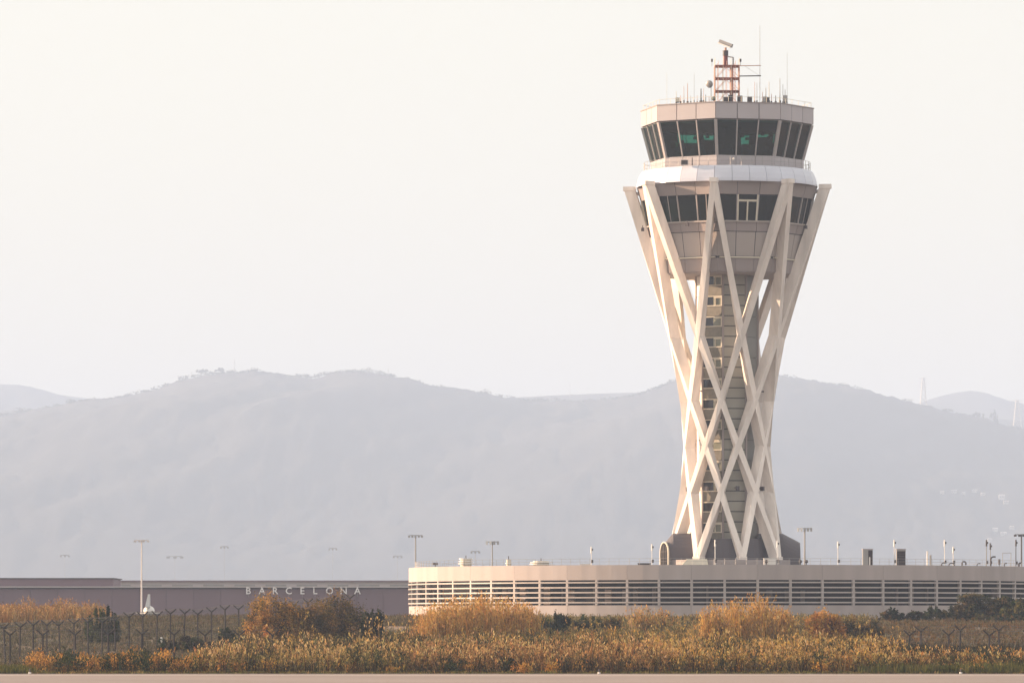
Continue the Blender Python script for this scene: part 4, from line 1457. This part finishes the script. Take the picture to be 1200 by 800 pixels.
VEG = np.array([0.64, 0.69, 0.58])


def patch(name, label, px0, px1, d0, d1, dens, h, cols, seed, clump=0.5, hvar=0.25, edge=0.0, **kw):
    rs = np.random.default_rng(seed)
    area = (px1 - px0) / F * (d0 + d1) / 2 * (d1 - d0)
    n = int(area * dens)
    y = np.sqrt(rs.uniform(d0 * d0, d1 * d1, n))
    px = rs.uniform(px0, px1, n) + rs.normal(0, 6, n)
    x = X(px, y)
    fld = (np.sin(x * 0.9 + seed) * np.sin(y * 0.35 + seed * 2) + 0.7 * np.sin(x * 2.3 + y * 0.8 + seed * 3) + 0.5 * np.sin(x * 4.7 - y * 1.3))
    keep = rs.random(n) < np.clip(0.75 + clump * fld * 0.5, 0.1, 1)
    x, y, fld = x[keep], y[keep], fld[keep]
    hh = h * (1 + 0.16 * fld) * (1 + hvar * rs.normal(0, 1, len(x)))
    hh = np.clip(hh, h * 0.35, h * 1.6)
    v, f, t = blades(None, x, y, hh, cols, rs, **kw)
    o = link(name, np_mesh(name, v, f, t * VEG, 'grass'))
    return tag(o, label, None, None, 'stuff')


# front weeds, left to right
D2 = [tuple(c * 0.42 for c in k) for k in ST + RU]
HD = [(0.60, 0.40, 0.20), (0.48, 0.29, 0.14), (0.66, 0.47, 0.27)]
patch('weeds', 'short green verge at the left edge of the taxiway', -60, 45, 356, 374, 26, 0.40, GR, 1, nb=4, wid=0.03)
patch('weeds', 'short green verge under the weeds', 30, 1260, 355, 359, 20, 0.20, GR + ST[:1] + D2[:3], 2, nb=4, wid=0.03)
patch('weeds', 'low orange weeds at the left', 28, 250, 358, 385, 2.6, 0.5, D2 + RU[:1], 3, clump=1.6, hvar=0.4, nb=3, leafy=9, leafcols=OR[1:3] + RU + DK, leafsize=0.07)
patch('weeds', 'straw stalks and green weeds', 225, 500, 358, 396, 4, 0.85, D2 + GR[2:] + ST[:1], 4, clump=1.2, hvar=0.4, nb=3, leafy=6, leafcols=ST + RU[:1] + GR[1:] + DK, leafsize=0.065, head=0.45, headcols=ST + GO[:1])
patch('weeds', 'rust brown plumed reeds', 470, 790, 358, 402, 4, 0.85, D2 + RU[1:2], 5, clump=1.2, hvar=0.4, nb=3, leafy=6, leafcols=RU + DK + GR[2:], leafsize=0.065, head=0.5, headcols=PK + RU[:1])
patch('weeds', 'mixed straw and orange reeds', 760, 1050, 358, 402, 4, 0.85, D2 + ST[:1], 6, clump=1.2, hvar=0.4, nb=3, leafy=6, leafcols=GO[:1] + RU + GR[2:] + DK, leafsize=0.065, head=0.45, headcols=GO[:2] + ST)
patch('weeds', 'thin brown weeds before the dark scrub', 1040, 1260, 362, 398, 2.6, 0.8, D2, 7, clump=1.4, hvar=0.4, nb=3, leafy=4, leafcols=RU + DK + PK[:1], leafsize=0.06, head=0.3, headcols=ST + PK[:1])
patch('weeds', 'green grass strip at the right', 1010, 1260, 356, 366, 22, 0.55, GR + ST[3:], 8, nb=4, wid=0.03)


def tufts(name, label, px0, px1, d0, d1, n, h, cols, hcols, seed, per=7, sp=0.16, **kw):
    """separate taller plants: a tight bunch of stalks under pale plumes"""
    rs = np.random.default_rng(seed)
    y = rs.uniform(d0, d1, n)
    x = X(rs.uniform(px0, px1, n), y)
    hh = h * np.clip(rs.normal(0.85, 0.26, n), 0.35, 1.5)
    xs = np.repeat(x, per) + rs.normal(0, sp, n * per)
    ys = np.repeat(y, per) + rs.normal(0, sp, n * per)
    v, f, t = blades(None, xs, ys, np.repeat(hh, per) * rs.uniform(0.8, 1.05, n * per), cols, rs, headcols=hcols, **kw)
    return tag(link(name, np_mesh(name, v, f, t * np.array([0.84, 0.85, 0.72]), 'grass')), label, None, None, 'stuff')


tufts('weed_tufts', 'orange leafy tufts at the left', 30, 260, 360, 388, 75, 1.2, D2, OR + PK[:1], 71, head=0.8, nb=2, leafy=9, leafcols=OR + RU, leafsize=0.085)
tufts('weed_tufts', 'tall pale stalks left of the podium', 240, 520, 360, 398, 150, 1.95, D2 + ST[:1], HD + ST[:1], 72, sp=0.22, per=5, head=0.9, nb=2, leafy=3, leafcols=ST + GR, leafsize=0.07)
tufts('weed_tufts', 'bright plumed reeds in the middle', 480, 790, 360, 402, 240, 1.80, D2 + RU[:1], HD + PK, 73, head=0.9, nb=2, leafy=4, leafcols=RU + PK, leafsize=0.075)
tufts('weed_tufts', 'straw and orange reeds below the tower', 760, 1060, 360, 402, 200, 1.85, D2 + ST[:1], HD + GO, 74, sp=0.2, head=0.9, nb=2, leafy=4, leafcols=GO + RU, leafsize=0.075)
tufts('weed_tufts', 'scattered thin tufts at the right', 1040, 1260, 362, 398, 60, 1.35, D2, HD + OR[:2], 75, head=0.9, nb=2, leafy=4, leafcols=RU + OR[:1], leafsize=0.07)
tufts('weed_tufts', 'small bright yellow-orange bushes of weed', 200, 1150, 358, 372, 34, 0.85, OR, OR, 76, per=9, sp=0.24, head=0.6, nb=2, leafy=18, leafcols=OR + GO[:1], leafsize=0.08)
tufts('weed_tufts', 'tallest lone reed stalks', 250, 1060, 370, 425, 150, 2.6, D2 + ST[:2], HD + GO, 78, sp=0.3, per=4, head=0.95, nb=2, leafy=2, leafcols=ST, leafsize=0.07, lean=0.1)
tufts('weed_tufts', 'dark olive brush between the reeds', 270, 1080, 375, 410, 190, 1.75, DK + DG, DK, 79, per=12, sp=0.42, head=0.2, nb=3, leafy=16, leafcols=OL[1:4] + DG, leafsize=0.08)
tufts('weed_tufts', 'dark green weed bushes', 60, 1250, 360, 395, 170, 1.15, DG, DG, 77, per=10, sp=0.3, head=0.3, nb=3, leafy=16, leafcols=DG + GR[2:], leafsize=0.08)
tufts('weed_tufts', 'taller orange grass heads beyond the left fence', -70, 112, 550, 596, 46, 1.9, PK + SC2, PK + OR[:1], 80, per=12, sp=0.5, head=0.8, nb=2, leafy=8, leafcols=PK, leafsize=0.10)
# middle scrub
patch('scrub', 'dark low scrub behind the left fence', -60, 300, 386, 535, 3.2, 0.34, SC2 + DK[2:], 9, clump=1.0, nb=4, wid=0.04, leafy=5, leafcols=SC2 + SC2 + DK[2:])
patch('scrub', 'dark olive undergrowth', 280, 500, 398, 470, 6, 0.85, OL[:2] + DK, 10, clump=1.0, nb=4, wid=0.035, leafy=4, leafcols=OL[:2] + DK + RU[:1], head=0.3, headcols=ST)
patch('tall_grass', 'tall straw grass in the middle ground', 480, 1020, 402, 474, 5, 0.85, ST + D2 + RU[:1], 11, clump=1.1, hvar=0.35, nb=4, wid=0.03, lean=0.14, head=0.45, headcols=ST + GO[:1])
patch('scrub', 'dark scrub band at the right', 1000, 1270, 400, 425, 9, 0.85, DK + DG[:1], 12, nb=4, wid=0.05, leafy=6, leafcols=DK)
patch('scrub', 'brown scrub on the right slope', 1000, 1270, 428, 560, 3.0, 0.34, BR + RU[:1] + SC2, 13, clump=1.0, nb=4, wid=0.04, leafy=3, leafcols=BR + SC2)
# back grasses
patch('tall_grass', 'orange dry grass beyond the left fence', -70, 118, 545, 600, 2.4, 1.0, PK + OR[2:3] + SC2[2:], 14, clump=1.8, hvar=0.65, nb=4, wid=0.045, lean=0.16, head=0.7, headcols=PK, leafy=4, leafcols=PK, leafsize=.09)
patch('dry_grass', 'brownish grass beyond the fence', 100, 500, 530, 620, 3, 0.4, BR[1:2] + OL[:2] + SC2, 15, nb=4, wid=0.045, leafy=2, leafcols=BR + SC2)
patch('tall_grass', 'straw grass along the foot of the podium', 500, 1020, 478, 600, 3.4, 0.36, ST + OL[:1] + RU[:1] + DK, 16, clump=1.0, hvar=0.4, nb=4, wid=0.04, lean=0.12, head=0.2, headcols=ST)


# tall reed clumps one can count
def reed_clump(px, D, wpx, top_y, label, cols, seed, n=260):
    rs = np.random.default_rng(seed)
    x0 = X(px, D)
    zb = float(gz(x0, D))
    h = Z(top_y, D) - zb
    w = wpx * D / F
    t = thing('reed_clump', (x0, D, zb), label, 'reeds', 'tall golden reed clumps')
    xs = x0 + rs.normal(0, 0.30, n) * w
    ys = D + rs.normal(0, 0.30, n) * w
    hh = h * (1 - 0.35 * np.abs((xs - x0) / w) ** 1.5) * rs.uniform(0.5, 1.12, n)
    v, f, c = blades(None, xs, ys, hh, cols, rs, nb=4, wid=0.024, lean=0.15, head=0.8, headcols=GO + OR[:1], leafy=4, leafcols=cols, leafsize=0.10)
    v = v - np.array([x0, D, zb])
    # split stalks and plumes
    link('stalks', np_mesh('stalks', v, f, c, 'grass'), t)


for i, (px, w, ty, lab) in enumerate(((512, 40, 712, 'leftmost golden reed clump, lowest, at the left end of the podium'), (536, 44, 704, 'dense golden reed clump second from the left of the podium'),
                                      (563, 44, 703, 'tallest of the golden reed clumps left of the dark shrubs'), (590, 42, 706, 'golden reed clump just left of the palest base panels'),
                                      (612, 30, 712, 'thin reed clump left of the rounded dark shrub'))):
    reed_clump(px, 452 + 4 * i, w, ty, lab, GO + OR[:1], 40 + i, 300)
for i, (px, w, ty, lab) in enumerate(((836, 30, 714, 'straw reed clump, leftmost of those below the tower'), (862, 36, 708, 'golden reed clump in the middle of those below the tower'),
                                      (888, 36, 703, 'tallest golden reed clump below the tower feet'), (912, 28, 716, 'low reed clump right of the tallest one below the tower'))):
    reed_clump(px, 446 + 4 * i, w, ty, lab, GO + ST[:1], 50 + i, 240)
for i, (px, w, ty, lab) in enumerate(((752, 26, 713, 'thin brown weed clump before the podium base left of the tower'), (776, 24, 716, 'small brown weed clump right of the thin one'), (920, 30, 722, 'brownish weeds right below the tower'))):
    reed_clump(px, 500, w, ty, lab, ST + OL[:1], 60 + i, 70)


# ------------------------------------------------------------------ perimeter fences
def fence(pts, hgt, label, name='perimeter_fence', mesh_every=True):
    x0, y0 = pts[0]
    t = thing(name, (x0, y0, float(gz(x0, y0))), label, 'fence')
    o0 = Vector(t.location)
    tops, arms = [], []
    pr = None
    for i, (x, y) in enumerate(pts):
        z = float(gz(x, y))
        if pr is None:
            mb = MB().tube((0, 0, -0.3), (0, 0, hgt), 0.07, 6)
            mb.tube((0, 0, hgt - 0.02), (-0.45, 0, hgt + 0.38), 0.055, 5)
            mb.tube((0, 0, hgt - 0.02), (0.45, 0, hgt + 0.38), 0.055, 5)
            p = mb.build('post', 'post', t)
            pr = p.data
        else:
            p = link('post', pr, t)
        p.location = Vector((x, y, z)) - o0
        p.rotation_euler = (random.gauss(0, 0.012), random.gauss(0, 0.02), random.gauss(0, 0.15))
        tops.append(Vector((x, y, z)) - o0)
    for a, b in zip(tops[:-1], tops[1:]):
        mb = MB()
        up = Vector((0, 0, 1))
        for k in range(5):                                  # knotted wire netting, coarse rows and diagonals
            h = 0.15 + (hgt - 0.2) * k / 4
            mb.tube(a + up * h, b + up * h, 0.006, 3)
        L = (b - a).length
        n = int(L / 0.5)
        for k in range(n):
            f = k / n
            g = min(1.0, f + hgt * 0.5 / L)
            mb.tube(a.lerp(b, f) + up * 0.1, a.lerp(b, g) + up * (0.1 + (hgt - 0.1) * (g - f) * L / (hgt * 0.5)), 0.0045, 3)
            g = max(0.0, f - hgt * 0.5 / L)
            mb.tube(a.lerp(b, f) + up * 0.1, a.lerp(b, g) + up * (0.1 + (hgt - 0.1) * (f - g) * L / (hgt * 0.5)), 0.0045, 3)
        mb.build('wire_netting', 'wire', t)
        mb = MB()
        for s in (-1, 1):
            for q in (0.45, 0.95):
                e = Vector((0.42 * s * q, 0, hgt + 0.36 * q))
                mb.tube(a + e, b + e, 0.009, 3)
        prev = None
        m_ = int(L / 0.16)
        for k in range(m_ + 1):                             # razor wire coil lying in the Y
            th = k * 1.3
            c = a.lerp(b, k / m_) + Vector((0.20 * math.cos(th), 0, hgt + 0.22 + 0.18 * math.sin(th)))
            if prev is not None:
                mb.tube(prev, c, 0.006, 3)
            prev = c
        mb.build('barbed_wire', 'wire', t)
    return t


# main line climbs the bank on the left and runs on behind the bushes
pts = []
for i in range(30):
    px = -58 + 16.1 * i
    Yd = 398 + px * 0.29
    pts.append((X(px, Yd), Yd))
fence(pts, 2.7, 'tall perimeter fence climbing the bank, Y-topped posts with razor wire')
pts = []
for i in range(10):
    px = -27 + 38.5 * i
    pts.append((X(px, 396), 396.0))
fence(pts, 2.25, 'lower second fence line with wider spaced Y posts among the left weeds')
pts = [(X(1065 + 46.8 * i, 398), 398.0 + 0 * i) for i in range(5)]
fence(pts, 2.15, 'low fence line with Y posts nearest the taxiway at the right')
pts = [(X(1079 + 45.8 * i, 412), 412.0) for i in range(5)]
fence(pts, 2.30, 'fence line with Y posts just behind the nearest one at the right')

# small runway markers
for px, lab in ((1126, 'small white and black edge marker on the verge at the right'), (35, 'small pale edge marker on the verge at the left'), (702, 'tiny edge marker in the middle of the verge')):
    Y = 355
    t = thing('edge_marker', (X(px, Y), Y, 0), lab, 'marker', 'edge markers along the taxiway')
    MB().tube((0, 0, 0), (0, 0, 0.16), 0.09, 8).build('base', 'white', t)
    MB().tube((0, 0, 0.16), (0, 0, 0.36), 0.05, 8).build('lamp', 'dark', t)
for px, D, h, lab in ((189, 445, 0.6, 'small white marker stake behind the fence'),):
    x = X(px, D)
    t = thing('marker_stake', (x, D, float(gz(x, D))), lab, 'stake')
    MB().box((0, 0, h + 0.3), (0.16, 0.06, 0.45)).build('plate', 'white', t)
    MB().tube((0, 0, 0), (0, 0, h + 0.3), 0.02, 5).build('stem', 'post', t)

# ------------------------------------------------------------------ air
hz = MB().hexa([(-12000, -4000, -1.0), (12000, -4000, -1.0), (12000, 14200, -1.0), (-12000, 14200, -1.0)],
               [(-12000, -4000, 600), (12000, -4000, 600), (12000, 14200, 600), (-12000, 14200, 600)])
hm = bpy.data.materials.new('evening_haze')
hm.use_nodes = True
nt = hm.node_tree
nt.nodes.clear()
out = nt.nodes.new('ShaderNodeOutputMaterial')
pv = nt.nodes.new('ShaderNodeVolumePrincipled')
pv.inputs['Color'].default_value = (*HAZE_COLOR, 1)
pv.inputs['Density'].default_value = HAZE_DENSITY
pv.inputs['Anisotropy'].default_value = 0.0
nt.links.new(pv.outputs[0], out.inputs['Volume'])
ho = hz.build('haze', hm)
tag(ho, None, None, None, 'stuff')
